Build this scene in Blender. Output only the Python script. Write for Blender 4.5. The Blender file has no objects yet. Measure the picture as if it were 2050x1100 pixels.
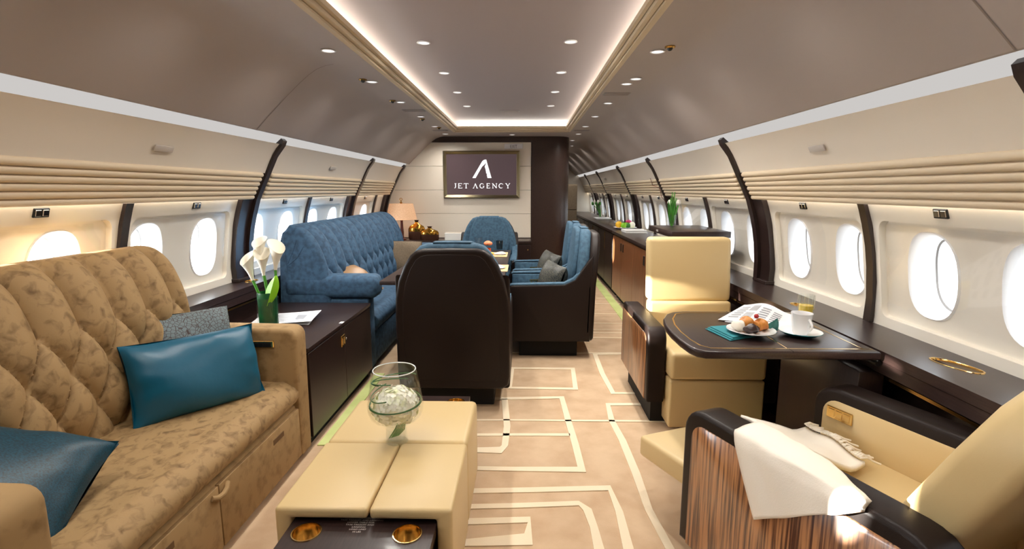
import bpy, bmesh, math, random
from mathutils import Vector, Matrix
from mathutils.geometry import delaunay_2d_cdt
random.seed(7)
SC = bpy.context.scene
COL = SC.collection
PI = math.pi

# ------------------------------------------------------------------ camera
cam_d = bpy.data.cameras.new('camera')
cam = bpy.data.objects.new('camera', cam_d)
COL.objects.link(cam)
FPX = 1030.0
cam_d.sensor_fit = 'HORIZONTAL'
cam_d.sensor_width = 36.0
cam_d.lens = FPX / 2050.0 * 36.0
cam_d.clip_start = 0.02
cam_d.clip_end = 200
PITCH = math.radians(9.318)
YAW = math.radians(1.372)
cam.location = (0.165, 0.0, 1.36)
cam.rotation_euler = (PI / 2 - PITCH, 0, YAW)
SC.camera = cam

# ------------------------------------------------------------------ world, sun, exposure
SKY, GLARE = 2.3, 26.0           # plain bright sky, and the haze glare that brightens it towards the low sun
w = bpy.data.worlds.new('world')
SC.world = w
w.use_nodes = True
wt = w.node_tree
bg = wt.nodes['Background']
bg.inputs[0].default_value = (0.90, 0.96, 1.0, 1)
_e = math.radians(7.2)
_sd = Vector((math.cos(_e), 0.07, -math.sin(_e))).normalized()
_tc = wt.nodes.new('ShaderNodeTexCoord')
_dp = wt.nodes.new('ShaderNodeVectorMath'); _dp.operation = 'DOT_PRODUCT'; _dp.inputs[1].default_value = tuple(-_sd)
_a1 = wt.nodes.new('ShaderNodeMath'); _a1.operation = 'MULTIPLY_ADD'; _a1.inputs[1].default_value = 0.5; _a1.inputs[2].default_value = 0.5; _a1.use_clamp = True
_a2 = wt.nodes.new('ShaderNodeMath'); _a2.operation = 'POWER'; _a2.inputs[1].default_value = 3.0
_a3 = wt.nodes.new('ShaderNodeMath'); _a3.operation = 'MULTIPLY_ADD'; _a3.inputs[1].default_value = GLARE; _a3.inputs[2].default_value = SKY
wt.links.new(_tc.outputs['Generated'], _dp.inputs[0]); wt.links.new(_dp.outputs['Value'], _a1.inputs[0])
wt.links.new(_a1.outputs[0], _a2.inputs[0]); wt.links.new(_a2.outputs[0], _a3.inputs[0]); wt.links.new(_a3.outputs[0], bg.inputs[1])
sun_d = bpy.data.lights.new('sun', 'SUN')
sun_d.energy = 22.0
sun_d.angle = math.radians(0.7)
sun_d.color = (1.0, 0.95, 0.86)
sun = bpy.data.objects.new('sun', sun_d)
COL.objects.link(sun)
sun.rotation_euler = _sd.to_track_quat('-Z', 'Y').to_euler()
sun.location = (-8, 2, 3)
SC.view_settings.view_transform = 'Standard'
SC.view_settings.look = 'None'
SC.view_settings.gamma = 1.0
SC.view_settings.use_curve_mapping = False
SC.view_settings.exposure = 0.75
SC.cycles.use_denoising = True
SC.cycles.max_bounces = 10
SC.cycles.diffuse_bounces = 5
SC.cycles.glossy_bounces = 4
SC.cycles.transmission_bounces = 6
SC.cycles.transparent_max_bounces = 24
SC.cycles.sample_clamp_indirect = 6.0
SC.cycles.caustics_reflective = False
SC.cycles.caustics_refractive = False
SC.cycles.blur_glossy = 0.6

# ------------------------------------------------------------------ materials
def srgb(r, g, b):
    def c(v):
        v /= 255.0
        return v / 12.92 if v <= 0.04045 else ((v + 0.055) / 1.055) ** 2.4
    return (c(r), c(g), c(b), 1)

def _base(name):
    m = bpy.data.materials.new(name)
    m.use_nodes = True
    nt = m.node_tree
    return m, nt, nt.nodes['Principled BSDF']

def mat(name, col, rough=0.5, metal=0.0, coat=0.0, sheen=0.0, col2=None, nscale=8.0, nstretch=(1, 1, 1), ramp=(0.35, 0.65),
        bump=0.0, bscale=200.0, bstretch=(1, 1, 1), detail=4.0, emit=None, estr=0.0, spec=0.5, alpha=None, distort=0.0):
    m, nt, p = _base(name)
    p.inputs['Base Color'].default_value = col
    p.inputs['Roughness'].default_value = rough
    p.inputs['Metallic'].default_value = metal
    p.inputs['Coat Weight'].default_value = coat
    p.inputs['Coat Roughness'].default_value = 0.12
    p.inputs['Specular IOR Level'].default_value = spec
    if sheen:
        p.inputs['Sheen Weight'].default_value = sheen
        p.inputs['Sheen Roughness'].default_value = 0.35
        p.inputs['Sheen Tint'].default_value = col
    if emit:
        p.inputs['Emission Color'].default_value = emit
        p.inputs['Emission Strength'].default_value = estr
    tc = nt.nodes.new('ShaderNodeTexCoord')
    if col2:
        mp = nt.nodes.new('ShaderNodeMapping'); mp.inputs['Scale'].default_value = nstretch
        nz = nt.nodes.new('ShaderNodeTexNoise'); nz.inputs['Scale'].default_value = nscale; nz.inputs['Detail'].default_value = detail
        nz.inputs['Distortion'].default_value = distort
        rp = nt.nodes.new('ShaderNodeValToRGB')
        rp.color_ramp.elements[0].position = ramp[0]; rp.color_ramp.elements[1].position = ramp[1]
        rp.color_ramp.elements[0].color = col; rp.color_ramp.elements[1].color = col2
        nt.links.new(tc.outputs['Object'], mp.inputs[0]); nt.links.new(mp.outputs[0], nz.inputs[0])
        nt.links.new(nz.outputs[0], rp.inputs[0]); nt.links.new(rp.outputs[0], p.inputs['Base Color'])
    if bump:
        mp2 = nt.nodes.new('ShaderNodeMapping'); mp2.inputs['Scale'].default_value = bstretch
        n2 = nt.nodes.new('ShaderNodeTexNoise'); n2.inputs['Scale'].default_value = bscale; n2.inputs['Detail'].default_value = 3
        bp = nt.nodes.new('ShaderNodeBump'); bp.inputs['Strength'].default_value = bump; bp.inputs['Distance'].default_value = 0.004
        nt.links.new(tc.outputs['Object'], mp2.inputs[0]); nt.links.new(mp2.outputs[0], n2.inputs[0])
        nt.links.new(n2.outputs[0], bp.inputs['Height']); nt.links.new(bp.outputs[0], p.inputs['Normal'])
    return m

def cellmat(name, col, col2, scale, rough, bump=0.3, metal=0.0, kind='DISTANCE_TO_EDGE', edge=(0.02, 0.08), stretch=(1, 1, 1)):
    m, nt, p = _base(name)
    p.inputs['Roughness'].default_value = rough; p.inputs['Metallic'].default_value = metal
    tc = nt.nodes.new('ShaderNodeTexCoord')
    mp = nt.nodes.new('ShaderNodeMapping'); mp.inputs['Scale'].default_value = stretch
    vo = nt.nodes.new('ShaderNodeTexVoronoi'); vo.feature = kind; vo.inputs['Scale'].default_value = scale
    rp = nt.nodes.new('ShaderNodeValToRGB')
    rp.color_ramp.elements[0].position = edge[0]; rp.color_ramp.elements[1].position = edge[1]
    rp.color_ramp.elements[0].color = col2; rp.color_ramp.elements[1].color = col
    bp = nt.nodes.new('ShaderNodeBump'); bp.inputs['Strength'].default_value = bump; bp.inputs['Distance'].default_value = 0.004
    nt.links.new(tc.outputs['Object'], mp.inputs[0]); nt.links.new(mp.outputs[0], vo.inputs[0])
    nt.links.new(vo.outputs['Distance'], rp.inputs[0]); nt.links.new(rp.outputs[0], p.inputs['Base Color'])
    nt.links.new(vo.outputs['Distance'], bp.inputs['Height']); nt.links.new(bp.outputs[0], p.inputs['Normal'])
    return m

def glass(name, col=(1, 1, 1, 1), gloss=0.10, tint=(1, 1, 1, 1), rough=0.02):
    m = bpy.data.materials.new(name); m.use_nodes = True
    nt = m.node_tree; nt.nodes.clear()
    out = nt.nodes.new('ShaderNodeOutputMaterial')
    tr = nt.nodes.new('ShaderNodeBsdfTransparent'); tr.inputs[0].default_value = tint
    gl = nt.nodes.new('ShaderNodeBsdfGlossy'); gl.inputs[0].default_value = col; gl.inputs['Roughness'].default_value = rough
    lw = nt.nodes.new('ShaderNodeLayerWeight'); lw.inputs[0].default_value = 0.5
    pw = nt.nodes.new('ShaderNodeMath'); pw.operation = 'POWER'; pw.inputs[1].default_value = 4.0
    ml = nt.nodes.new('ShaderNodeMath'); ml.operation = 'MULTIPLY_ADD'; ml.inputs[1].default_value = gloss * 4; ml.inputs[2].default_value = gloss * 0.5
    ml.use_clamp = True
    nt.links.new(lw.outputs['Facing'], pw.inputs[0]); nt.links.new(pw.outputs[0], ml.inputs[0])
    mx = nt.nodes.new('ShaderNodeMixShader')
    nt.links.new(ml.outputs[0], mx.inputs[0]); nt.links.new(tr.outputs[0], mx.inputs[1]); nt.links.new(gl.outputs[0], mx.inputs[2])
    nt.links.new(mx.outputs[0], out.inputs[0])
    return m

def emission(name, col, strength):
    m = bpy.data.materials.new(name); m.use_nodes = True
    nt = m.node_tree; nt.nodes.clear()
    out = nt.nodes.new('ShaderNodeOutputMaterial'); em = nt.nodes.new('ShaderNodeEmission')
    em.inputs[0].default_value = col; em.inputs[1].default_value = strength
    nt.links.new(em.outputs[0], out.inputs[0])
    return m

MT = {}
MT['carpet'] = mat('carpet', srgb(206, 178, 146), 0.95, col2=srgb(190, 160, 128), nscale=6, bump=0.35, bscale=420, sheen=0.2)
MT['carpet_line'] = mat('carpet_line', srgb(232, 215, 186), 0.95, bump=0.35, bscale=420)
MT['painted_glow'] = mat('painted_glow', srgb(206, 214, 140), 0.8, col2=srgb(190, 200, 124), nscale=5)  # plain green colour stands in for the LED glow at the cabinet feet
MT['ceiling'] = mat('ceiling_paint', srgb(164, 153, 147), 0.55)
MT['ceil_panel'] = mat('ceiling_centre_paint', srgb(156, 144, 142), 0.6)
MT['cornice'] = mat('cornice_paint', srgb(196, 178, 148), 0.5)
MT['upper'] = mat('upper_wall_leather', srgb(222, 212, 198), 0.5, bump=0.05, bscale=300)
MT['roll'] = mat('valance_leather', srgb(216, 198, 170), 0.5)
MT['winpanel'] = mat('window_panel', srgb(240, 234, 222), 0.25, coat=0.5)
MT['reveal'] = mat('window_reveal', srgb(245, 246, 248), 0.35)
MT['shell'] = mat('hull_shell', srgb(90, 85, 80), 0.9)
MT['wenge'] = mat('wenge_wood', srgb(54, 39, 36), 0.32, coat=0.15, spec=0.4, col2=srgb(40, 28, 26), nscale=14, nstretch=(14, 1.2, 14), ramp=(0.3, 0.7), bump=0.04, bscale=60, bstretch=(14, 1, 14))
MT['wenge_v'] = mat('wenge_wood_upright', srgb(48, 33, 30), 0.35, coat=0.2, col2=srgb(35, 23, 21), nscale=14, nstretch=(14, 14, 1.0), ramp=(0.3, 0.7), bump=0.04, bscale=60, bstretch=(14, 14, 1))
MT['walnut'] = mat('walnut_veneer', srgb(150, 98, 62), 0.3, coat=0.3, col2=srgb(104, 62, 38), nscale=9, nstretch=(12, 12, 0.5), ramp=(0.3, 0.7), detail=6)
MT['zebra'] = mat('zebrano_veneer', srgb(182, 128, 84), 0.3, coat=0.35, col2=srgb(74, 38, 22), nscale=16, nstretch=(7, 7, 0.22), ramp=(0.42, 0.62), detail=5)
MT['bulk_dark'] = cellmat('embossed_dark_leather', srgb(60, 44, 38), srgb(44, 31, 28), 60, 0.28, 0.5)
MT['bulk_cream'] = mat('bulkhead_leather', srgb(238, 228, 212), 0.5, bump=0.05, bscale=300)
MT['dark_leather'] = mat('dark_brown_leather', srgb(31, 22, 19), 0.40, spec=0.22, bump=0.12, bscale=500)
MT['cream_leather'] = mat('cream_leather', srgb(210, 184, 134), 0.40, bump=0.06, bscale=450)
MT['tan_velvet'] = mat('tan_crushed_velvet', srgb(162, 132, 90), 0.75, sheen=0.4, col2=srgb(112, 86, 52), nscale=24, nstretch=(1.3, 1, 1), ramp=(0.48, 0.72), detail=9, bump=0.1, bscale=120, distort=0.6)
MT['tan_velvet_plain'] = mat('tan_velvet_panel', srgb(158, 128, 86), 0.8, sheen=0.3, col2=srgb(128, 100, 62), nscale=20, ramp=(0.48, 0.72), detail=8)
MT['grille'] = mat('speaker_cloth', srgb(190, 182, 174), 0.7)
MT['slot'] = mat('stitched_slot', srgb(104, 76, 44), 0.8)
MT['seam'] = mat('ceiling_seam', srgb(132, 120, 112), 0.7)
MT['blue_velvet'] = mat('blue_velvet', srgb(58, 90, 118), 0.8, sheen=0.4, col2=srgb(40, 66, 90), nscale=30, ramp=(0.4, 0.65), detail=8, bump=0.1, bscale=140)
MT['blue_fabric'] = mat('blue_chair_fabric', srgb(62, 94, 116), 0.8, sheen=0.35, col2=srgb(46, 74, 94), nscale=40, ramp=(0.4, 0.65), detail=8)
MT['teal_satin'] = mat('teal_satin', srgb(6, 86, 114), 0.38, sheen=0.1, bump=0.6, bscale=14)
MT['teal_dark'] = mat('dark_teal_weave', srgb(2, 68, 88), 0.42, col2=srgb(8, 42, 56), nscale=60, nstretch=(1, 6, 6), ramp=(0.4, 0.6), bump=0.12, bscale=9)
MT['pattern_pillow'] = cellmat('looped_pattern_fabric', srgb(104, 118, 122), srgb(60, 44, 42), 62, 0.7, 0.3)
MT['pattern_dark'] = cellmat('dark_looped_fabric', srgb(44, 48, 50), srgb(100, 98, 84), 60, 0.4, 0.3)
MT['taupe'] = mat('taupe_fabric', srgb(122, 106, 86), 0.8, col2=srgb(98, 84, 66), nscale=90, nstretch=(1, 1, 4), ramp=(0.4, 0.6))
MT['bronze_satin'] = mat('bronze_satin', srgb(150, 118, 84), 0.35, sheen=0.4)
MT['gold'] = mat('polished_gold', srgb(238, 202, 132), 0.16, metal=1.0)
MT['brass'] = mat('brass', srgb(190, 150, 84), 0.25, metal=1.0)
MT['champagne'] = mat('champagne_metal', srgb(168, 158, 128), 0.32, metal=1.0)
MT['chrome'] = mat('chrome', srgb(220, 222, 226), 0.12, metal=1.0)
MT['black'] = mat('black_plastic', srgb(18, 18, 18), 0.4)
MT['dark_gap'] = mat('dark_gap', srgb(12, 10, 9), 0.8)
MT['white_plastic'] = mat('white_plastic', srgb(236, 236, 236), 0.4)
MT['grey_plastic'] = mat('grey_plastic', srgb(150, 146, 142), 0.5)
MT['china'] = mat('white_china', srgb(246, 246, 246), 0.12, coat=0.4)
MT['paper'] = mat('paper', srgb(240, 238, 232), 0.8)
MT['newsprint'] = mat('newsprint', srgb(232, 232, 234), 0.85)
MT['ink'] = mat('ink', srgb(150, 152, 158), 0.85)
MT['ink_dark'] = mat('ink_dark', srgb(56, 56, 60), 0.85)
MT['teal_napkin'] = mat('teal_napkin', srgb(42, 132, 142), 0.8)
MT['teal_leaf'] = mat('teal_fan_napkin', srgb(40, 110, 104), 0.7, col2=srgb(76, 150, 140), nscale=30)
MT['teal_rim'] = mat('teal_glaze', srgb(30, 120, 128), 0.2, coat=0.4)
MT['juice'] = mat('orange_juice', srgb(250, 206, 40), 0.4, emit=None)
MT['amber'] = mat('amber_drink', srgb(206, 78, 24), 0.2)
MT['pastry'] = mat('golden_pastry', srgb(214, 142, 62), 0.5, col2=srgb(160, 88, 30), nscale=22)
MT['choco'] = mat('dark_chocolate', srgb(48, 26, 22), 0.35)
MT['berry'] = mat('red_berry', srgb(170, 22, 34), 0.3)
MT['throw'] = mat('cream_wool', srgb(244, 236, 222), 0.9, sheen=0.5, bump=0.2, bscale=260)
MT['leaf'] = mat('green_leaf', srgb(66, 140, 40), 0.4, col2=srgb(34, 96, 30), nscale=12)
MT['leaf_dark'] = mat('dark_green_leaf', srgb(24, 92, 48), 0.35, col2=srgb(12, 60, 34), nscale=14)
MT['leaf_lime'] = mat('lime_leaf', srgb(132, 196, 30), 0.45)
MT['stem'] = mat('green_stem', srgb(78, 150, 52), 0.4)
MT['grass'] = mat('grass_blade', srgb(40, 92, 36), 0.4)
MT['calla'] = mat('calla_petal', srgb(250, 246, 232), 0.5, sheen=0.3)
MT['hydra'] = mat('hydrangea_petal', srgb(254, 252, 236), 0.6, col2=srgb(222, 228, 150), nscale=22, ramp=(0.50, 0.75))
MT['tulip'] = mat('tulip_petal', srgb(238, 234, 226), 0.5)
MT['orange_petal'] = mat('orange_petal', srgb(240, 140, 96), 0.5)
MT['yellow_petal'] = mat('yellow_petal', srgb(240, 186, 40), 0.5)
MT['pink_petal'] = mat('pink_petal', srgb(216, 60, 130), 0.5)
MT['lampshade'] = mat('linen_shade', srgb(226, 190, 156), 0.8, col2=srgb(206, 164, 128), nscale=60, nstretch=(1, 1, 5), emit=srgb(255, 190, 140), estr=0.12)
MT['lamp_wood'] = mat('reddish_lamp_wood', srgb(96, 44, 38), 0.3, coat=0.4)
MT['amber_glass'] = mat('metallic_amber_glaze', srgb(178, 130, 52), 0.14, metal=0.9)
MT['amber_dark'] = mat('brown_glaze', srgb(78, 50, 38), 0.25, metal=0.3)
MT['straw'] = mat('straw_mat', srgb(206, 180, 136), 0.8, col2=srgb(186, 156, 112), nscale=80, nstretch=(1, 8, 1))
MT['screen'] = mat('tv_screen', srgb(60, 48, 50), 0.15, emit=srgb(92, 76, 78), estr=0.42)
MT['logo'] = emission('tv_logo', (1, 1, 1, 1), 1.0)
MT['sign'] = mat('sign_panel', srgb(240, 236, 234), 0.4)
MT['sign_ink'] = mat('sign_ink', srgb(84, 76, 78), 0.5)
MT['label_ink'] = mat('placard_ink', srgb(214, 206, 198), 0.6)
MT['cove'] = emission('cove_diffuser', (1.0, 0.96, 0.93, 1), 0.36)
MT['recess_strip'] = emission('recess_strip', (1.0, 0.94, 0.84, 1), 11.0)
MT['valance_light'] = emission('valance_light', (1.0, 0.95, 0.86, 1), 8.0)
MT['downlight'] = emission('downlight_lens', (1.0, 0.95, 0.92, 1), 0.8)
MT['under_led'] = emission('plinth_led', (0.80, 0.92, 0.35, 1), 1.6)
MT['pane'] = glass('window_pane', gloss=0.08)
MT['lens'] = glass('window_cover', gloss=0.12, rough=0.04)
MT['vase_glass'] = glass('clear_glass', gloss=0.07, tint=(0.985, 0.99, 0.99, 1))
MT['thick_glass'] = glass('thick_glass', gloss=0.16, tint=(0.95, 0.97, 0.97, 1))
MT['smoke_glass'] = glass('smoked_glass', gloss=0.10, tint=(0.6, 0.65, 0.65, 1))

# ------------------------------------------------------------------ mesh builder
class MB:
    def __init__(s):
        s.v = []; s.f = []
    def add(s, vs, fs, M=None):
        o = len(s.v)
        s.v += [tuple(M @ Vector(p)) if M is not None else tuple(p) for p in vs]
        s.f += [tuple(i + o for i in f) for f in fs]
        return s
    def addbm(s, bm, M=None):
        bm.verts.index_update()
        s.add([v.co[:] for v in bm.verts], [[v.index for v in f.verts] for f in bm.faces], M)
        bm.free(); return s
    def box(s, x0, x1, y0, y1, z0, z1, M=None):
        return s.add([(x0, y0, z0), (x1, y0, z0), (x1, y1, z0), (x0, y1, z0), (x0, y0, z1), (x1, y0, z1), (x1, y1, z1), (x0, y1, z1)],
                     [(0, 3, 2, 1), (4, 5, 6, 7), (0, 1, 5, 4), (1, 2, 6, 5), (2, 3, 7, 6), (3, 0, 4, 7)], M)
    def rbox(s, x0, x1, y0, y1, z0, z1, r=0.01, seg=3, M=None):
        bm = bmesh.new(); t = MB().box(x0, x1, y0, y1, z0, z1)
        vs = [bm.verts.new(p) for p in t.v]
        for f in t.f: bm.faces.new([vs[i] for i in f])
        r = min(r, 0.49 * min(abs(x1 - x0), abs(y1 - y0), abs(z1 - z0)))
        bmesh.ops.bevel(bm, geom=bm.edges[:], offset=r, segments=seg, profile=0.5, affect='EDGES')
        return s.addbm(bm, M)
    def prism(s, poly, axis, a0, a1, r=0.0, seg=2, M=None, caps_only=True):
        """poly of 2D points extruded along axis; axis x: (y,z), y: (x,z), z: (x,y)"""
        def pt(p, a):
            return {'x': (a, p[0], p[1]), 'y': (p[0], a, p[1]), 'z': (p[0], p[1], a)}[axis]
        n = len(poly); bm = bmesh.new()
        b = [bm.verts.new(pt(p, a0)) for p in poly]; t = [bm.verts.new(pt(p, a1)) for p in poly]
        bm.faces.new(b[::-1]); bm.faces.new(t)
        for i in range(n): bm.faces.new((b[i], b[(i + 1) % n], t[(i + 1) % n], t[i]))
        bmesh.ops.recalc_face_normals(bm, faces=bm.faces[:])
        if r:
            bm.edges.ensure_lookup_table()
            ed = [e for e in bm.edges if (e.verts[0] in b and e.verts[1] in b) or (e.verts[0] in t and e.verts[1] in t)]
            bmesh.ops.bevel(bm, geom=ed, offset=r, segments=seg, profile=0.5, affect='EDGES')
        return s.addbm(bm, M)
    def lathe(s, prof, c=(0, 0, 0), seg=24, M=None, sx=1.0, sy=1.0, axis='z'):
        vs = []; fs = []; n = len(prof)
        for i, (r, z) in enumerate(prof):
            for k in range(seg):
                a = 2 * PI * k / seg
                p = (r * math.cos(a) * sx, r * math.sin(a) * sy, z)
                if axis == 'y': p = (p[0], p[2], p[1])
                if axis == 'x': p = (p[2], p[0], p[1])
                vs.append((c[0] + p[0], c[1] + p[1], c[2] + p[2]))
        for i in range(n - 1):
            for k in range(seg):
                fs.append((i * seg + k, i * seg + (k + 1) % seg, (i + 1) * seg + (k + 1) % seg, (i + 1) * seg + k))
        if prof[0][0] > 1e-6: fs.append(tuple(range(seg))[::-1]) if False else None
        return s.add(vs, [f for f in fs if f], M)
    def tube(s, pts, r, seg=8, radii=None, M=None, closed=False):
        pts = [Vector(p) for p in pts]; n = len(pts); vs = []; fs = []
        up = Vector((0, 0, 1)); prev = None
        for i, p in enumerate(pts):
            a = pts[(i - 1) % n] if (closed or i > 0) else p
            b = pts[(i + 1) % n] if (closed or i < n - 1) else p
            t = (b - a); t = t.normalized() if t.length > 1e-9 else Vector((0, 0, 1))
            if prev is None:
                u = t.cross(up)
                if u.length < 1e-3: u = t.cross(Vector((1, 0, 0)))
                u.normalize()
            else:
                u = (prev - t * prev.dot(t)); u.normalize()
            prev = u; v = t.cross(u); rr = radii[i] if radii else r
            for k in range(seg):
                an = 2 * PI * k / seg
                vs.append(tuple(p + u * math.cos(an) * rr + v * math.sin(an) * rr))
        for i in range(n if closed else n - 1):
            j = (i + 1) % n
            for k in range(seg):
                fs.append((i * seg + k, i * seg + (k + 1) % seg, j * seg + (k + 1) % seg, j * seg + k))
        if not closed:
            fs.append(tuple(range(seg))[::-1]); fs.append(tuple((n - 1) * seg + k for k in range(seg)))
        return s.add(vs, fs, M)
    def grid(s, fn, nu, nv, M=None, cu=False, cv=False):
        vs = [fn(i / (nu if cu else nu - 1), j / (nv if cv else nv - 1)) for i in range(nu) for j in range(nv)]
        fs = []
        for i in range(nu if cu else nu - 1):
            for j in range(nv if cv else nv - 1):
                fs.append((i * nv + j, ((i + 1) % nu) * nv + j, ((i + 1) % nu) * nv + (j + 1) % nv, i * nv + (j + 1) % nv))
        return s.add(vs, fs, M)
    def ball(s, c, r, seg=12, rings=8, M=None, sz=1.0, sx=1.0, sy=1.0):
        prof = [(r * math.sin(PI * i / rings) + 1e-5, -r * sz * math.cos(PI * i / rings)) for i in range(rings + 1)]
        return s.lathe(prof, c, seg, M, sx=sx, sy=sy)

def mesh_from(mb, name, smooth=35.0):
    me = bpy.data.meshes.new(name)
    me.from_pydata(mb.v, [], mb.f)
    me.validate(clean_customdata=False)
    bm = bmesh.new(); bm.from_mesh(me)
    bmesh.ops.remove_doubles(bm, verts=bm.verts[:], dist=1e-6)
    bmesh.ops.recalc_face_normals(bm, faces=bm.faces[:])
    bm.to_mesh(me); bm.free()
    if smooth:
        me.polygons.foreach_set('use_smooth', [True] * len(me.polygons))
        me.set_sharp_from_angle(angle=math.radians(smooth))
    return me

def worldloc(o):
    L = Vector((0, 0, 0))
    while o is not None:
        L = L + o.location; o = o.parent
    return L

def part(name, mb, m, parent=None, local=False, smooth=35.0, kind=None, label=None):
    """one mesh object; vertices are given in world space unless local"""
    me = mb if isinstance(mb, bpy.types.Mesh) else mesh_from(mb, name, smooth)
    o = bpy.data.objects.new(name, me)
    COL.objects.link(o)
    if parent is not None:
        o.parent = parent
        if not local and not isinstance(mb, bpy.types.Mesh):
            L = worldloc(parent)
            if L.length > 0: me.transform(Matrix.Translation(-L))
    if not me.materials: me.materials.append(MT[m] if isinstance(m, str) else m)
    if kind: o['kind'] = kind
    if label: o['label'] = label
    return o

def thing(name, label, cat, loc=(0, 0, 0), rotz=0.0, group=None, kind=None):
    o = bpy.data.objects.new(name, None); COL.objects.link(o)
    o.empty_display_size = 0.05
    o.location = loc; o.rotation_euler = (0, 0, rotz)
    if label: o['label'] = label
    if cat: o['category'] = cat
    if group: o['group'] = group
    if kind: o['kind'] = kind
    return o

def single(name, mb, m, label, cat, group=None, smooth=35.0, kind=None):
    """a thing that is one mesh: origin moved to its base"""
    me = mesh_from(mb, name, smooth)
    xs = [v.co.x for v in me.vertices]; ys = [v.co.y for v in me.vertices]; zs = [v.co.z for v in me.vertices]
    c = Vector(((min(xs) + max(xs)) / 2, (min(ys) + max(ys)) / 2, min(zs)))
    me.transform(Matrix.Translation(-c))
    o = bpy.data.objects.new(name, me); COL.objects.link(o); o.location = c
    me.materials.append(MT[m]); o['label'] = label
    if cat: o['category'] = cat
    if group: o['group'] = group
    if kind: o['kind'] = kind
    return o

def struct(name, mb, m, label=None, smooth=35.0):
    o = part(name, mb, m, None, smooth=smooth); o['kind'] = 'structure'
    if label: o['label'] = label
    return o

def copy_tree(o, parent=None):
    c = o.copy(); COL.objects.link(c); c.parent = parent
    for ch in [x for x in bpy.data.objects if x.parent == o]:
        copy_tree(ch, c)
    return c

def rrect(x0, x1, y0, y1, r, n=6):
    pts = []
    for cx, cy, a0 in ((x1 - r, y1 - r, 0), (x0 + r, y1 - r, 90), (x0 + r, y0 + r, 180), (x1 - r, y0 + r, 270)):
        for k in range(n + 1):
            a = math.radians(a0 + 90 * k / n)
            pts.append((cx + r * math.cos(a), cy + r * math.sin(a)))
    return pts

def oval(cx, cy, hw, hh, p=2.6, n=36):
    out = []
    for k in range(n):
        a = 2 * PI * k / n; c, s_ = math.cos(a), math.sin(a)
        out.append((cx + hw * math.copysign(abs(c) ** (2 / p), c), cy + hh * math.copysign(abs(s_) ** (2 / p), s_)))
    return out

def inside(p, poly):
    x, y = p; r = False; n = len(poly); j = n - 1
    for i in range(n):
        xi, yi = poly[i]; xj, yj = poly[j]
        if (yi > y) != (yj > y) and x < (xj - xi) * (y - yi) / (yj - yi) + xi: r = not r
        j = i
    return r

def sheet(outer, holes, gx=0.0, gy=0.0):
    """triangulated 2D sheet with holes; optional interior grid"""
    vs = []; ed = []
    for loop in [outer] + holes:
        o = len(vs); n = len(loop); vs += [Vector(p) for p in loop]
        ed += [(o + i, o + (i + 1) % n) for i in range(n)]
    if gy:
        xs = [p[0] for p in outer]; ys = [p[1] for p in outer]
        y = min(ys) + gy / 2
        while y < max(ys):
            x = min(xs) + gx / 2
            while x < max(xs):
                if inside((x, y), outer) and not any(inside((x, y), h) for h in holes): vs.append(Vector((x, y)))
                x += gx
            y += gy
    V, E_, F, *_ = delaunay_2d_cdt(vs, ed, [], 0, 1e-6)
    fs = []
    for f in F:
        c = sum((V[i] for i in f), Vector((0, 0))) / len(f)
        if inside(c, outer) and not any(inside(c, h) for h in holes): fs.append(tuple(f))
    return [(p.x, p.y) for p in V], fs

def loft(mb, la, lb):
    n = len(la)
    return mb.add(list(la) + list(lb), [(i, (i + 1) % n, n + (i + 1) % n, n + i) for i in range(n)])

def plate(outer, holes, z0, z1):
    V, F = sheet(outer, holes)
    mb = MB().add([(x, y, z1) for x, y in V], F).add([(x, y, z0) for x, y in V], F)
    for l in [outer] + holes: loft(mb, [(x, y, z0) for x, y in l], [(x, y, z1) for x, y in l])
    return mb

def oval_at(x, y, rot, hw, hh, n=32):
    c, s_ = math.cos(rot), math.sin(rot)
    return [(x + px * c - py * s_, y + px * s_ + py * c) for px, py in oval(0, 0, hw, hh, 2.0 if abs(hw - hh) < 1e-6 else 2.3, n)]

def cup_lining(name, loop, z, depth, parent, m='gold', local=False):
    cx = sum(p[0] for p in loop) / len(loop); cy = sum(p[1] for p in loop) / len(loop)
    def ring(k, dz): return [(cx + (x - cx) * k, cy + (y - cy) * k, z + dz) for x, y in loop]
    R_ = [ring(1.07, 0.0), ring(1.06, 0.003), ring(0.985, 0.003), ring(0.96, -0.002), ring(0.95, -depth)]
    mb = MB()
    for a, b in zip(R_, R_[1:]): loft(mb, a, b)
    mb.add(R_[-1], [tuple(range(len(loop)))])
    return part(name, mb, m, parent, local=local, smooth=30)

def interp(pts, z):
    """piecewise linear x(z); pts sorted by z ascending"""
    if z <= pts[0][0]: return pts[0][1]
    for (z0, x0), (z1, x1) in zip(pts, pts[1:]):
        if z <= z1: return x0 + (x1 - x0) * (z - z0) / (z1 - z0)
    return pts[-1][1]

def text_mesh(body, size, font_align='CENTER'):
    cu = bpy.data.curves.new('txt', 'FONT'); cu.body = body; cu.size = size; cu.align_x = font_align; cu.resolution_u = 3
    o = bpy.data.objects.new('txt', cu); COL.objects.link(o)
    bpy.context.view_layer.update()
    me = bpy.data.meshes.new_from_object(o.evaluated_get(bpy.context.evaluated_depsgraph_get()))
    mb = MB().add([v.co[:] for v in me.vertices], [tuple(p.vertices) for p in me.polygons])
    bpy.data.objects.remove(o); bpy.data.curves.remove(cu); bpy.data.meshes.remove(me)
    return mb

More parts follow.
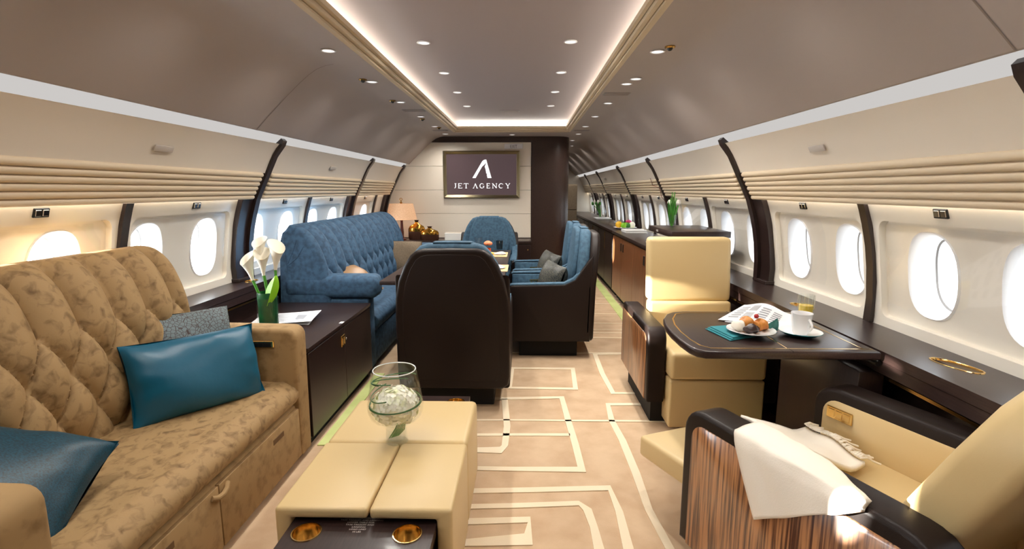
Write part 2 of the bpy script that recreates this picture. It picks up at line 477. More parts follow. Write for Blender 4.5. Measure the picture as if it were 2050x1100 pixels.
# ================================================================== STRUCTURE
ORD = ['nearest', 'second', 'third', 'fourth', 'fifth', 'sixth', 'seventh', 'eighth', 'ninth', 'tenth', 'eleventh', 'twelfth', 'thirteenth', 'fourteenth',
       'fifteenth', 'sixteenth', 'seventeenth', 'eighteenth', 'nineteenth', 'twentieth', 'twenty-first', 'twenty-second', 'twenty-third', 'twenty-fourth', 'twenty-fifth']
YB, YF, YE = -0.9, 7.2, 12.9          # back wall, bulkhead, far end of the corridor
XW = [(0.0, 1.80), (0.70, 1.82), (0.85, 1.825), (1.0, 1.81), (1.1, 1.793), (1.2, 1.767), (1.27, 1.745), (1.36, 1.71)]
def xw(z): return interp(XW, z)

floor = struct('floor', MB().box(-1.95, 1.95, YB, YE, -0.05, 0.0), 'carpet', 'beige patterned cabin carpet with cream inlaid lines')

# --- cream inlaid carpet lines (pixel-measured layout, real positions on the floor)
_f = Vector((-math.sin(YAW) * math.cos(PITCH), math.cos(YAW) * math.cos(PITCH), -math.sin(PITCH)))
_r = Vector((math.cos(YAW), math.sin(YAW), 0)); _u = _r.cross(_f); _C = Vector(cam.location)
def fl(px, py, z=0.0):
    d = _f + _r * ((px - 1025) / FPX) + _u * ((550 - py) / FPX)
    t = (z - _C.z) / d.z
    return _C + d * t
def ribbon(pts, wd, z0=0.0, z1=0.004, closed=False):
    mb = MB(); n = len(pts); L = []; R_ = []
    for i in range(n):
        a = Vector(pts[(i - 1) % n]) if (closed or i > 0) else Vector(pts[i]); b = Vector(pts[(i + 1) % n]) if (closed or i < n - 1) else Vector(pts[i])
        d = (b - a).to_2d().normalized(); nrm = Vector((-d.y, d.x)); ww = wd * (0.9 + 0.25 * random.random())
        # mitre
        if 0 < i < n - 1 or closed:
            d1 = (Vector(pts[i]) - a).to_2d(); d2 = (b - Vector(pts[i])).to_2d()
            if d1.length > 1e-6 and d2.length > 1e-6:
                c = max(0.5, d1.normalized().dot(d)); ww /= c
        p = Vector(pts[i]).to_2d(); L.append(p + nrm * ww / 2); R_.append(p - nrm * ww / 2)
    vs = []; fs = []
    for i in range(n): vs += [(L[i].x, L[i].y, z1), (R_[i].x, R_[i].y, z1), (L[i].x, L[i].y, z0), (R_[i].x, R_[i].y, z0)]
    for i in range(n if closed else n - 1):
        a = 4 * i; b = 4 * ((i + 1) % n)
        fs += [(a, a + 1, b + 1, b), (a, b, b + 2, a + 2), (a + 1, a + 3, b + 3, b + 1)]
    if not closed:
        fs += [(0, 2, 3, 1), (4 * n - 4, 4 * n - 3, 4 * n - 1, 4 * n - 2)]
    return mb.add(vs, fs)
def cl(pts, closed=False, wd=0.036):
    P3 = [fl(930 + x / 2.036, 560 + y / 2.036) for x, y in pts]
    out = []
    for i in range(len(P3) if closed else len(P3) - 1):
        a, b = P3[i], P3[(i + 1) % len(P3)]
        k = max(1, int((b - a).length / 0.25))
        for q in range(k):
            p = a.lerp(b, q / k); out.append(p + Vector((random.uniform(-.006, .006), random.uniform(-.006, .006), 0)))
    if not closed: out.append(P3[-1])
    part('carpet_stripe', ribbon(out, wd, closed=closed), 'carpet_line', floor)
cl([(195, 362), (440, 364), (452, 447), (187, 443)], True)
cl([(-60, 488), (395, 484), (424, 585), (474, 776), (-60, 770)])
cl([(167, 488), (172, 600), (166, 680), (148, 697), (-40, 697)])
cl([(-60, 576), (420, 577), (600, 577), (900, 581)], wd=0.02)
cl([(-60, 635), (430, 635)], wd=0.028)
cl([(740, 302), (530, 305), (560, 385), (602, 466), (800, 466)])
cl([(800, 508), (588, 512), (602, 575), (645, 660), (702, 790), (752, 945), (835, 1105), (900, 1230)])
cl([(-60, 866), (595, 852), (632, 950), (662, 1100), (700, 1260)])
cl([(-60, 932), (470, 916), (505, 938), (530, 1010), (550, 1100), (580, 1230)])
cl([(-60, 990), (265, 981), (265, 1065), (-60, 1080)], )
for y_, x0_, x1_, w_ in ((300, 190, 740, .02), (239, 515, 720, .022), (219, 515, 720, .022), (205, 518, 720, .018), (180, 520, 720, .022), (141, 525, 700, .022), (100, 530, 660, .02), (78, 535, 640, .02)):
    cl([(x0_, y_ - 1), (x1_, y_ + 1)], wd=w_)
cl([(-420, 700), (-330, 760), (-360, 900), (-420, 1060)], wd=0.04)
cl([(-470, 1050), (-380, 1060), (-420, 1180)], wd=0.04)
# floor path strips by the cabinets, under-cabinet LED glow put into their green
part('painted_path_glow', MB().box(-0.945, -0.875, 2.56, 3.66, 0.0, 0.006), 'painted_glow', floor)
part('painted_path_glow', MB().box(1.20, 1.30, 4.0, 12.3, 0.0, 0.006), 'painted_glow', floor)
part('painted_path_glow', MB().box(1.42, 1.52, 1.95, 2.72, 0.0, 0.006), 'painted_glow', floor)

# --- side walls
RIB = {-1: [1.45, 3.56, 5.68, 7.14], 1: [1.45, 3.56, 5.68, 7.5, 9.65, 11.5]}
END = {-1: 7.3, 1: YE}
LEDGE_X = {-1: 1.63, 1: 1.56}
HALF = {  # bay index -> list of (recess_y0, recess_y1, [window centres]) ; thin rib centre between
    0: [(-0.86, 0.10, [-0.62, -0.12]), (0.28, 1.24, [0.49, 1.02])],
    1: [(1.52, 2.375, [1.67, 2.115]), (2.495, 3.355, [2.64, 3.145])],
    2: [(3.605, 4.485, [3.745, 4.25]), (4.61, 5.475, [4.77, 5.285])]}
CUPS = {-1: [(-1.72, 3.46, PI / 2, .055, .035)], 1: [(1.71, 1.80, PI / 2 + .25, .085, .036), (1.67, 2.76, PI / 2 + .2, .075, .034)]}
SHADE_PTS = [(1.49, 1.668), (1.515, 1.640), (1.545, 1.595), (1.572, 1.545), (1.598, 1.49), (1.605, 1.474)]
R0, V0 = Vector((1.603, 1.476)), Vector((1.692, 1.300))
FIN = [(1.462, 1.690), (1.485, 1.668), (1.545, 1.592), (1.603, 1.476), (1.648, 1.388), (1.690, 1.300), (1.722, 1.20), (1.748, 1.10), (1.766, 1.0), (1.778, 0.88), (1.780, 0.742)]

def fin_mesh(s, y0, y1):
    n = len(FIN); inn = []; out = []
    for i, (x, z) in enumerate(FIN):
        a = Vector(FIN[max(0, i - 1)]); b = Vector(FIN[min(n - 1, i + 1)]); d = (b - a).normalized(); nr = Vector((-d.y, d.x))  # towards outside
        if nr.x < 0: nr = -nr
        k = 0.014 if i > 0 else 0.0
        inn.append(Vector((x, z)) - nr * k); out.append(Vector((x, z)) + nr * 0.045)
    poly = [(s * p.x, p.y) for p in inn] + [(s * p.x, p.y) for p in out[::-1]]
    return MB().prism(poly, 'y', y0, y1)

win_no = [0]
def build_side(s):
    nm = 'wall_left' if s < 0 else 'wall_right'
    side = 'left' if s < 0 else 'right'
    # main mesh: lower wall behind the furniture
    mb = MB()
    mb.prism([(s * 1.70, 0.0), (s * 1.90, 0.0), (s * 1.90, 0.735), (s * 1.70, 0.735)], 'y', YB, END[s])
    wall = struct(nm, mb, 'wenge', f'{side} cabin side wall with ribs, rolled leather valance and window panels')
    # dark wood window ledge
    lx = LEDGE_X[s]
    xa, xb = sorted((s * lx, s * 1.84))
    led = part('ledge', plate([(xa, YB), (xb, YB), (xb, END[s]), (xa, END[s])], [oval_at(*c) for c in CUPS[s]], 0.70, 0.74), 'wenge', wall)
    part('ledge_fascia', MB().rbox(*sorted((s * (lx + 0.004), s * (lx + 0.022))), YB, END[s], 0.648, 0.699, 0.003, 1), 'wenge', wall)
    part('ledge_slot_trim', MB().box(*sorted((s * (lx + 0.05), s * (lx + 0.07))), YB, END[s], 0.612, 0.624), 'brass', wall)
    # hull outside the lining, closes the cabin from outer light
    hull = [(1.735, 1.34), (1.79, 1.40), (1.70, 1.62), (1.62, 1.78)]
    part('hull_lining', MB().grid(lambda u, v: (s * hull[round(v * 3)][0], YB + u * (END[s] - YB), hull[round(v * 3)][1]), 2, 4), 'shell', wall)
    ribs = [YB] + RIB[s] + [END[s]]
    wins = []
    for b in range(len(ribs) - 1):
        a0, b0 = ribs[b], ribs[b + 1]
        last = b == len(ribs) - 2
        if b0 - a0 < 0.3 and s < 0:   # sliver at the bulkhead
            pass
        u0 = a0 + (0.03 if b > 0 else 0.0); u1 = b0 - (0.16 if not last else 0.0)
        if b in HALF: halves = HALF[b]
        elif s < 0 and b == 3: halves = [(5.75, 6.54, [6.33])]
        elif b0 - a0 < 0.3: halves = []
        else:
            m_ = (u0 + u1) / 2
            halves = [(u0 + .05, m_ - .075, [u0 + .05 + (m_ - u0 - .125) * q for q in (.26, .74)]), (m_ + .075, u1 - .05, [m_ + .075 + (u1 - m_ - .125) * q for q in (.26, .74)])]
        # window panel frames
        cuts = [a0]
        if len(halves) == 2: cuts.append((halves[0][1] + halves[1][0]) / 2)
        elif len(halves) == 1: cuts.append(halves[0][1] + 0.08)
        cuts.append(b0)
        for h in range(len(cuts) - 1):
            c0, c1 = cuts[h], cuts[h + 1]
            rec = halves[h] if h < len(halves) else None
            hole = [rrect(rec[0], rec[1], 0.785, 1.225, 0.05)] if rec else []
            V, F = sheet([(c0, 0.735), (c1, 0.735), (c1, 1.0), (c1, 1.2), (c1, 1.35), (c0, 1.35), (c0, 1.2), (c0, 1.0)], hole, 0.12, 0.045)
            pn = MB().add([(s * xw(z), y, z) for y, z in V], F)
            if rec:
                loft(pn, [(s * xw(z), y, z) for y, z in hole[0]], [(s * (xw(z) + 0.03), y, z) for y, z in hole[0]])
            pan = part('window_panel', pn, 'winpanel', wall, smooth=40)
            if rec:
                ovs = [oval(yc, 1.012, 0.124, 0.172, 2.5) for yc in rec[2]]
                V, F = sheet(hole[0], ovs, 0.10, 0.045)
                part('recess_panel', MB().add([(s * (xw(z) + 0.03), y, z) for y, z in V], F), 'winpanel', pan)
                # clear cover over the recess
                V, F = sheet(rrect(rec[0] + .012, rec[1] - .012, 0.797, 1.213, 0.045), [], 0.2, 0.06)
                part('clear_cover', MB().add([(s * (xw(z) + 0.012), y, z) for y, z in V], F), 'lens', pan)
                for yc, ov in zip(rec[2], ovs):
                    wins.append((yc, ov))
                # shade switch
                ys = (rec[0] + rec[1]) / 2 + 0.05; zs = 1.272
                Ms = Matrix.Translation((s * (xw(zs) - 0.002), ys, zs)) @ Matrix.Rotation(s * math.radians(-16), 4, 'Y')
                swm = part('shade_switch', MB().rbox(-.005, .005, -.034, .034, -.019, .019, .002, 1, Ms), 'black', pan)
                for dy in (-.016, .016):
                    part('switch_button', MB().rbox(-.0075 - (0 if s > 0 else 0), .0075, dy - .013, dy + .013, -.013, .013, .002, 1, Ms), 'chrome', swm)
        # slim dark rib between the two halves
        if len(cuts) == 3:
            yc = cuts[1]
            zz = [0.742, .85, 1.0, 1.1, 1.2, 1.27, 1.345]
            poly = [(s * (xw(z) - 0.02), z) for z in zz] + [(s * (xw(z) + 0.01), z) for z in zz[::-1]]
            part('slim_rib', MB().prism(poly, 'y', yc - 0.024, yc + 0.024), 'wenge_v', wall)
        # upper wall panel, valance rolls and light strip
        e0 = a0 + (0.028 if b > 0 else 0); e1 = b0 - (0.028 if not last else 0)
        n = len(SHADE_PTS)
        part('upper_panel', MB().grid(lambda u, v: (s * SHADE_PTS[round(v * (n - 1))][0], e0 + u * (e1 - e0), SHADE_PTS[round(v * (n - 1))][1]), 2, n)
             .grid(lambda u, v: (s * (1.49 + .03 * v), e0 + u * (e1 - e0), 1.668 + 0.004 * v), 2, 2), 'upper', wall, smooth=50)
        part('valance_backing', MB().grid(lambda u, v: (s * (R0.lerp(V0, v).x + 0.014), e0 + u * (e1 - e0), R0.lerp(V0, v).y), 2, 2)
             .grid(lambda u, v: (s * (V0.x + .006 + 0.012 * v), e0 + u * (e1 - e0), V0.y), 2, 2), 'roll', wall)
        L = (e1 - 0.03) - (e0 + 0.03); rr = 0.0166
        rp = [(1e-4, 0.0), (rr * .5, rr * .14), (rr * .87, rr * .5), (rr, rr), (rr, L - rr), (rr * .87, L - rr * .5), (rr * .5, L - rr * .14), (1e-4, L)]
        rme = mesh_from(MB().lathe(rp, (0, 0, 0), 14, axis='y'), 'valance_roll', 40)
        for k in range(6):
            c = R0.lerp(V0, (k + 0.5) / 6)
            ro = part('valance_roll', rme, 'roll', wall); ro.location = (s * (c.x - 0.002), e0 + 0.03, c.y)
        part('valance_light_strip', MB().box(*sorted((s * 1.700, s * 1.716)), e0 + .01, e1 - .01, 1.335, 1.345), 'valance_light', wall)
        # rib and column at the far end of this bay
        if not last:
            part('curved_rib', fin_mesh(s, b0 - 0.028, b0 + 0.028), 'wenge_v', wall)
            zz = [0.742, .85, 1.0, 1.1, 1.2, 1.27, 1.315]
            poly = [(s * (xw(z) - 0.035), z) for z in zz] + [(s * (xw(z) + 0.01), z) for z in zz[::-1]]
            co = part('rib_column', MB().prism(poly, 'y', b0 - 0.155, b0 - 0.028), 'wenge_v', wall)
            part('column_foot', MB().rbox(*sorted((s * 1.765, s * 1.83)), b0 - 0.165, b0 + 0.035, 0.74, 0.762, .003, 1), 'wenge', co)
    # windows
    wins.sort(key=lambda t: t[0])
    seen = [t for t in wins if t[0] > 1.2]
    for yc, ov in wins:
        win_no[0] += 1
        i = seen.index((yc, ov)) if (yc, ov) in seen else None
        lab = f'oval cabin window in the {side} wall, {ORD[i]} in view' if i is not None else f'oval cabin window in the {side} wall behind the camera position'
        mb = MB()
        A = [(s * (xw(z) + 0.030), y, z) for y, z in ov]
        lip = [(s * (xw(z) + 0.022), yc + (y - yc) * 1.05, 1.012 + (z - 1.012) * 1.04) for y, z in ov]
        lip2 = [(s * (xw(z) + 0.031), yc + (y - yc) * 1.09, 1.012 + (z - 1.012) * 1.07) for y, z in ov]
        Bm = [(s * (xw(z) + 0.075), yc + (y - yc) * 0.97, 1.012 + (z - 1.012) * 0.97) for y, z in ov]
        Cc = [(s * (xw(z) + 0.125), yc + (y - yc) * 0.90, 1.012 + (z - 1.012) * 0.91) for y, z in ov]
        Dd = [(s * (xw(z) + 0.132), yc + (y - yc) * 0.90, 1.012 + (z - 1.012) * 0.91) for y, z in ov]
        Ee = [(s * (xw(z) + 0.165), yc + (y - yc) * 0.86, 1.012 + (z - 1.012) * 0.87) for y, z in ov]
        loft(mb, lip2, lip); loft(mb, lip, A); loft(mb, A, Bm); loft(mb, Bm, Cc); loft(mb, Cc, Dd); loft(mb, Dd, Ee)
        wo = struct(f'window_{win_no[0]}', mb, 'reveal', lab, smooth=50)
        n = len(ov)
        pc = [(s * (xw(z) + 0.135), yc + (y - yc) * 0.90, 1.012 + (z - 1.012) * 0.91) for y, z in ov]
        part('pane', MB().add(pc, [tuple(range(n))]), 'pane', wo)
        ring1 = [(s * (xw(z) + 0.1245), yc + (y - yc) * 0.895, 1.012 + (z - 1.012) * 0.905) for y, z in ov]
        ring2 = [(s * (xw(z) + 0.130), yc + (y - yc) * 0.85, 1.012 + (z - 1.012) * 0.865) for y, z in ov]
        part('pane_seal', loft(MB(), ring1, ring2), 'grey_plastic', wo)
        if yc > -0.3:
            pd = bpy.data.lights.new('window_portal', 'AREA'); pd.shape = 'ELLIPSE'; pd.size = 0.26; pd.size_y = 0.36
            pd.cycles.is_portal = True
            po = bpy.data.objects.new('window_portal', pd); COL.objects.link(po); po.parent = wo
            po.location = (s * (xw(1.012) + 0.17), yc, 1.012)
            po.rotation_euler = (Vector((-s, 0, 0))).to_track_quat('-Z', 'Z').to_euler()
    return wall
wall_left = build_side(-1)
wall_right = build_side(1)
# small flush speakers on the upper panels
def on_upper(s, y, name='speaker_grille', L=0.13):
    wl = wall_left if s < 0 else wall_right
    x, z = 1.556, 1.555
    M = Matrix.Translation((s * x, y, z)) @ Matrix.Rotation(s * math.radians(-28), 4, 'Y')
    part(name, MB().rbox(-.004, .004, -L / 2, L / 2, -.016, .016, .006, 2, M), 'grille', wl)
on_upper(-1, 2.48); on_upper(-1, 4.68); on_upper(1, 2.55); on_upper(1, 9.1, L=.2)
# gold oval cup recesses in the ledges
for sd, cups in CUPS.items():
    for (x, y, rot, hw, hh) in cups:
        cup_lining('ledge_cup_holder', oval_at(x, y, rot, hw, hh), 0.74, 0.035, wall_left if sd < 0 else wall_right)

# --- ceiling
CP = [(1.42, 1.715), (1.36, 1.775), (1.29, 1.843), (1.22, 1.910), (1.15, 1.973), (1.09, 2.022), (1.04, 2.054), (0.99, 2.072), (0.94, 2.08), (0.735, 2.08)]
mb = MB(); n = len(CP)
mb.grid(lambda u, v: (-CP[round(v * (n - 1))][0], YB + u * (YF + 0.02 - YB), CP[round(v * (n - 1))][1]), 2, n)
mb.grid(lambda u, v: (CP[round(v * (n - 1))][0], YB + u * (YE - YB), CP[round(v * (n - 1))][1]), 2, n)
mb.box(-0.74, 0.74, 6.70, YF + 0.02, 2.08, 2.10)
mb.box(0.70, 0.735, YF, YE, 2.08, 2.10)
ceiling = struct('ceiling', mb, 'ceiling', 'greige sculpted cabin ceiling with central light recess', smooth=40)
# return lip of the side panels at the cove, and the cove diffusers
for s, y1 in ((-1, YF), (1, YE)):
    part('cove_lip', MB().prism([(s * 1.42, 1.715), (s * 1.428, 1.712), (s * 1.44, 1.735), (s * 1.43, 1.74)], 'y', YB, y1), 'ceiling', ceiling)
    part('cove_light_strip', MB().prism([(s * 1.438, 1.738), (s * 1.53, 1.660), (s * 1.54, 1.672), (s * 1.448, 1.75)], 'y', YB, y1), 'cove', ceiling)
part('ceiling_outer_skin', MB().grid(lambda u, v: [(-1.66, YB, 1.74), (-1.3, YB, 2.1), (-0.9, YB, 2.30), (0.9, YB, 2.30), (1.3, YB, 2.1), (1.66, YB, 1.74)][round(v * 5)][:1] + (YB + u * (YE - YB),) + [(0, 0, 1.74), (0, 0, 2.1), (0, 0, 2.30), (0, 0, 2.30), (0, 0, 2.1), (0, 0, 1.74)][round(v * 5)][2:], 2, 6), 'shell', ceiling)
# raised centre panel, cornice mouldings, recess light strips
RZ = 2.215
raised = part('raised_panel', MB().box(-0.86, 0.86, YB, 6.86, RZ, RZ + 0.02), 'ceil_panel', ceiling)
CORN = [(0.735, 2.080, 0.712, 2.096), (0.708, 2.096, 0.690, 2.120), (0.687, 2.120, 0.672, 2.148)]
for s in (-1, 1):
    for (xo, zo, xi, zi) in CORN:
        part('cornice_moulding', MB().prism([(s * xo, zo), (s * xi, zo + 0.004), (s * xi, zi), (s * (xi + .012), zi + .006), (s * (xo + 0.02), zi + .006)], 'y', YB, 6.70 - (0.735 - xi) * .6), 'cornice', ceiling)
    part('cornice_light_block', MB().prism([(s * 0.745, 2.082), (s * 0.728, 2.088), (s * 0.702, 2.110), (s * 0.690, 2.150), (s * 0.70, 2.156), (s * 0.755, 2.10)], 'y', YB, 6.69), 'cornice', ceiling)  # added behind the mouldings to stop recess light leaking through the gaps
    part('recess_light_strip', MB().box(*sorted((s * 0.83, s * 0.845)), YB, 6.8, 2.12, 2.18), 'recess_strip', ceiling)
    part('recess_side', MB().box(*sorted((s * 0.85, s * 0.86)), YB, 6.86, 2.088, RZ), 'ceiling', ceiling)
for (xo, zo, xi, zi) in CORN:
    d = 0.735 - xo; di = 0.735 - xi
    part('cornice_moulding', MB().prism([(6.70 - d, zo), (6.70 - di, zo + .004), (6.70 - di, zi), (6.70 - di + .012, zi + .006), (6.72, zi + .006)], 'x', -xi, xi), 'cornice', ceiling)
part('cornice_light_block', MB().prism([(6.71, 2.082), (6.693, 2.088), (6.667, 2.110), (6.655, 2.150), (6.665, 2.156), (6.72, 2.10)], 'x', -0.69, 0.69), 'cornice', ceiling)  # far-end piece, added to block the same light leak
part('recess_light_strip', MB().box(-0.7, 0.7, 6.80, 6.815, 2.12, 2.18), 'recess_strip', ceiling)
part('recess_side', MB().box(-0.86, 0.86, 6.85, 6.86, 2.101, RZ), 'ceiling', ceiling)
# flush grilles
def soffit_vent(x, y, z, wx=0.20, wy=0.11):
    mb = MB().rbox(x - wx / 2, x + wx / 2, y - wy / 2, y + wy / 2, z - 0.004, z + 0.004, .002, 1)
    v = part('air_vent', mb, 'grey_plastic', ceiling)
    for k in range(4):
        yy = y - wy / 2 + wy * (k + .5) / 4
        part('vent_slat', MB().box(x - wx * .45, x + wx * .45, yy - .006, yy + .006, z - .0065, z - .003), 'ceiling', v)
soffit_vent(-.85, 4.86, 2.08); soffit_vent(-.86, 6.45, 2.08); soffit_vent(.86, 4.08, 2.08); soffit_vent(.86, 6.5, 2.08); soffit_vent(0.0, 5.86, RZ, .22, .10)
part('panel_seam', MB().grid(lambda u, v: (-CP[round(v * 8)][0] + .001, 3.1 + u * .006, CP[round(v * 8)][1] - .0015), 2, 9), 'seam', ceiling)
part('panel_seam', MB().grid(lambda u, v: (CP[round(v * 8)][0] - .001, 1.42 + u * .006, CP[round(v * 8)][1] - .0015), 2, 9), 'seam', ceiling)

# --- end walls
wall_back = struct('wall_back', MB().box(-1.95, 1.95, YB - 0.05, YB, 0, 2.35), 'wenge', 'dark wood bulkhead added unseen behind the camera position')  # unseen wall, added close and dark so the near ceiling stays dim
mb = MB().box(-1.95, 0.26, 7.235, 7.28, 0.0, 2.35)
wall_front = struct('wall_front', mb, 'dark_gap', 'cream panelled bulkhead carrying the television, with dark header')
zs = [0.70, 1.035, 1.36, 1.685, 2.005]
for k in range(4):
    part('wall_panel', MB().rbox(-1.90, 0.255, 7.20, 7.236, zs[k] + 0.0015, zs[k + 1] - 0.0015, 0.003, 1), 'bulk_cream', wall_front)
part('header_band', MB().box(-1.9, 0.26, 7.19, 7.236, 2.006, 2.10), 'bulk_dark', wall_front)
part('dado_band', MB().box(-1.9, 0.26, 7.20, 7.236, 0.0, 0.699), 'wenge', wall_front)
# rounded dark column at the right of the bulkhead
pts = [(0.26, 7.19), (0.56, 7.19)]
for k in range(1, 10):
    a = math.radians(-90 + 10 * k); pts.append((0.56 + 0.225 * math.cos(a), 7.415 + 0.225 * math.sin(a)))
pts += [(0.785, YE), (0.26, YE)]
struct('wall_corridor', MB().prism(pts, 'z', 0.0, 2.12), 'bulk_dark', 'dark embossed leather column with rounded corner at the corridor entrance', smooth=30)
wf = struct('wall_far', MB().box(0.6, 1.95, YE - 0.01, YE + 0.05, 0, 2.35), 'bulk_cream', 'pale end wall at the far end of the corridor')

# ================================================================== CEILING FIXTURES
def downlight_mesh():
    ring = mesh_from(MB().lathe([(0.036, 0.001), (0.040, -0.004), (0.033, -0.006), (0.030, -0.002)], (0, 0, 0), 20), 'trim_ring')
    lens = mesh_from(MB().lathe([(1e-4, -0.003), (0.031, -0.003)], (0, 0, 0), 20), 'lens')
    ring.materials.append(MT['white_plastic']); lens.materials.append(MT['downlight'])
    return ring, lens
_ring, _lens = downlight_mesh()
SPOT_W = 18.0
_spot = bpy.data.lights.new('downlight_lamp', 'SPOT')
_spot.energy = SPOT_W; _spot.spot_size = math.radians(158); _spot.spot_blend = 1.0; _spot.shadow_soft_size = 0.03; _spot.color = (1.0, 0.945, 0.87)
def lamp_in(t):
    o = bpy.data.objects.new('downlight_lamp', _spot); COL.objects.link(o); o.parent = t; o.location = (0, 0, -0.012)
def downlight(x, y, z, label, group, lit=True):
    t = thing('ceiling_downlight', label, 'downlight', (x, y, z), group=group)
    part('trim_ring', _ring, None, t); part('lens', _lens, None, t)
    if lit: lamp_in(t)
for i, y in enumerate((3.18, 3.97, 4.73, 5.49)):
    for s, sd in ((-1, 'left'), (1, 'right')):
        downlight(s * 0.43, y, RZ, f'round downlight in raised centre ceiling panel, {sd} row, {ORD[i]} from camera', 'centre panel downlights')
for i, y in enumerate((2.81, 3.59, 4.40, 5.24, 6.04, 6.83)):
    downlight(-0.86, y, 2.08, f'round downlight on left ceiling shoulder, {ORD[i]} from camera', 'left shoulder downlights')
for i, y in enumerate((2.87, 3.54, 3.70, 4.49, 5.28, 6.09, 6.88, 7.75)):
    downlight(0.86 + (0.03 if i == 1 else 0), y, 2.08, f'round downlight on right ceiling shoulder, {ORD[i]} from camera', 'right shoulder downlights')
for i, y in enumerate((8.7, 9.7, 10.7, 11.7)):
    downlight(0.95, y, 2.08, f'added unseen corridor ceiling downlight beyond the dark column, {ORD[i]} of four', 'added corridor downlights')  # out of sight, added to brighten the dark corridor
for y in (0.4, 1.2, 2.0):
    for s in (-1, 1):
        downlight(s * 0.86, y, 2.08, f"added unseen ceiling downlight beyond the top of the view, {'left' if s < 0 else 'right'} side, {'near' if y < 1 else 'mid' if y < 1.5 else 'far'}", 'added downlights above the camera')  # out of frame, added for more light on floor and furniture
downlight(0.0, 6.95, 2.08, 'round downlight above the bulkhead television', 'bulkhead soffit downlight', False)
_noz = [mesh_from(MB().lathe([(0.026, 0.001), (0.027, -0.005), (0.020, -0.010), (0.014, -0.010)], (0, 0, 0), 16), 'nozzle_ring'), mesh_from(MB().ball((0, 0, -0.008), 0.015, 12, 8), 'nozzle_ball')]
_noz[0].materials.append(MT['brass']); _noz[1].materials.append(MT['black'])
for x, y, lab in ((-0.90, 3.52, 'small brass ceiling air nozzle on left shoulder, nearest in view'), (-0.91, 4.33, 'small brass ceiling air nozzle on left shoulder beside second downlight pair'),
                  (-0.88, 5.42, 'small brass ceiling air nozzle on left shoulder before the far vent'), (0.90, 2.78, 'small brass ceiling air nozzle on right shoulder'), (-0.83, 6.15, 'small brass ceiling air nozzle on left shoulder nearest the bulkhead')):
    t = thing('air_nozzle', lab, 'air nozzle', (x, y, 2.08), group='ceiling air nozzles')
    part('nozzle_ring', _noz[0], None, t); part('nozzle_ball', _noz[1], None, t)

# ================================================================== BULKHEAD: TELEVISION, SIGN
tv = thing('television', 'wall television in champagne frame showing a white A logo on mauve', 'television', (-0.425, 7.196, 1.25))
x0, x1, z0, z1 = -0.95, 0.10, 1.25, 1.89
fb = 0.045
def framebar(poly):  # outer-inner mitred bar as sloped moulding
    pass
fr = MB()
O = [(x0, z0), (x1, z0), (x1, z1), (x0, z1)]; I = [(x0 + fb, z0 + fb), (x1 - fb, z0 + fb), (x1 - fb, z1 - fb), (x0 + fb, z1 - fb)]
Mi = [(x0 + .014, z0 + .014), (x1 - .014, z0 + .014), (x1 - .014, z1 - .014), (x0 + .014, z1 - .014)]
M2 = [(x0 + .03, z0 + .03), (x1 - .03, z0 + .03), (x1 - .03, z1 - .03), (x0 + .03, z1 - .03)]
loops = [[(x, 7.199, z) for x, z in O], [(x, 7.165, z) for x, z in O], [(x, 7.155, z) for x, z in Mi], [(x, 7.168, z) for x, z in M2], [(x, 7.160, z) for x, z in M2], [(x, 7.172, z) for x, z in I], [(x, 7.185, z) for x, z in I]]
for a, b in zip(loops, loops[1:]): loft(fr, a, b)
part('frame', fr, 'champagne', tv, smooth=0)
scr = part('screen', MB().box(x0 + fb - .002, x1 - fb + .002, 7.178, 7.19, z0 + fb - .002, z1 - fb + .002), 'screen', tv)
# logo, measured from the picture: 1px = TVK metres
TVK = (x1 - x0) / 154.0
def tvp(px, py):  # 10x zoom of [880,295]
    return (x0 + ((px / 10 + 880) - 886.5) * TVK, z1 - ((py / 10 + 295) - 303) * TVK * 1.02)
lg = MB()
def flat(pts):
    q = [tvp(*p) for p in pts]
    V, F = sheet(q, [])
    lg.add([(x, 7.1768, z) for x, z in V], F)
flat([(650, 605), (715, 605), (790, 480), (850, 382), (890, 350), (915, 325), (935, 310), (945, 300), (932, 250), (905, 250), (875, 262), (850, 282), (815, 340)])
flat([(945, 300), (1035, 605), (955, 605), (940, 535), (958, 524), (932, 520), (918, 440), (900, 385), (915, 350), (935, 312)])
part('logo_mark', lg, 'logo', scr, smooth=0)
lg = MB()
def bar(xa, ya, xb, yb, wd):
    d = math.hypot(xb - xa, yb - ya); nx, ny = -(yb - ya) / d * wd / 2, (xb - xa) / d * wd / 2
    flat([(xa + nx, ya + ny), (xb + nx, yb + ny), (xb - nx, yb - ny), (xa - nx, ya - ny)])
def arc(cx, cy, rx, ry, a0, a1, w0, w1, n=14):
    P_ = []; Q = []
    for k in range(n + 1):
        t = k / n; a = math.radians(a0 + (a1 - a0) * t); wv = w0 + (w1 - w0) * math.sin(PI * t)
        P_.append((cx + (rx + wv / 2) * math.cos(a), cy - (ry + wv / 2) * math.sin(a))); Q.append((cx + (rx - wv / 2) * math.cos(a), cy - (ry - wv / 2) * math.sin(a)))
    flat(P_ + Q[::-1])
T_, B_ = 713, 803
def serif(x, y, wd=34): bar(x - wd / 2, y, x + wd / 2, y, 6)
def letter():
    global lg
    part('letter', lg, 'logo', scr, smooth=0); lg = MB()
bar(306, T_, 306, 780, 14); serif(306, T_, 40); arc(284, 778, 22, 22, -95, 0, 6, 12); letter()
bar(372, T_, 372, B_, 14); bar(360, T_, 437, T_, 7); bar(360, B_, 440, B_, 7); bar(372, 757, 415, 757, 6); bar(435, T_, 435, 728, 5); bar(438, B_, 438, 788, 5); bar(414, 748, 414, 766, 5); letter()
bar(520, T_, 520, B_, 14); bar(475, T_, 566, T_, 7); bar(476, T_, 476, 730, 5); bar(565, T_, 565, 730, 5); serif(520, B_, 40); letter()
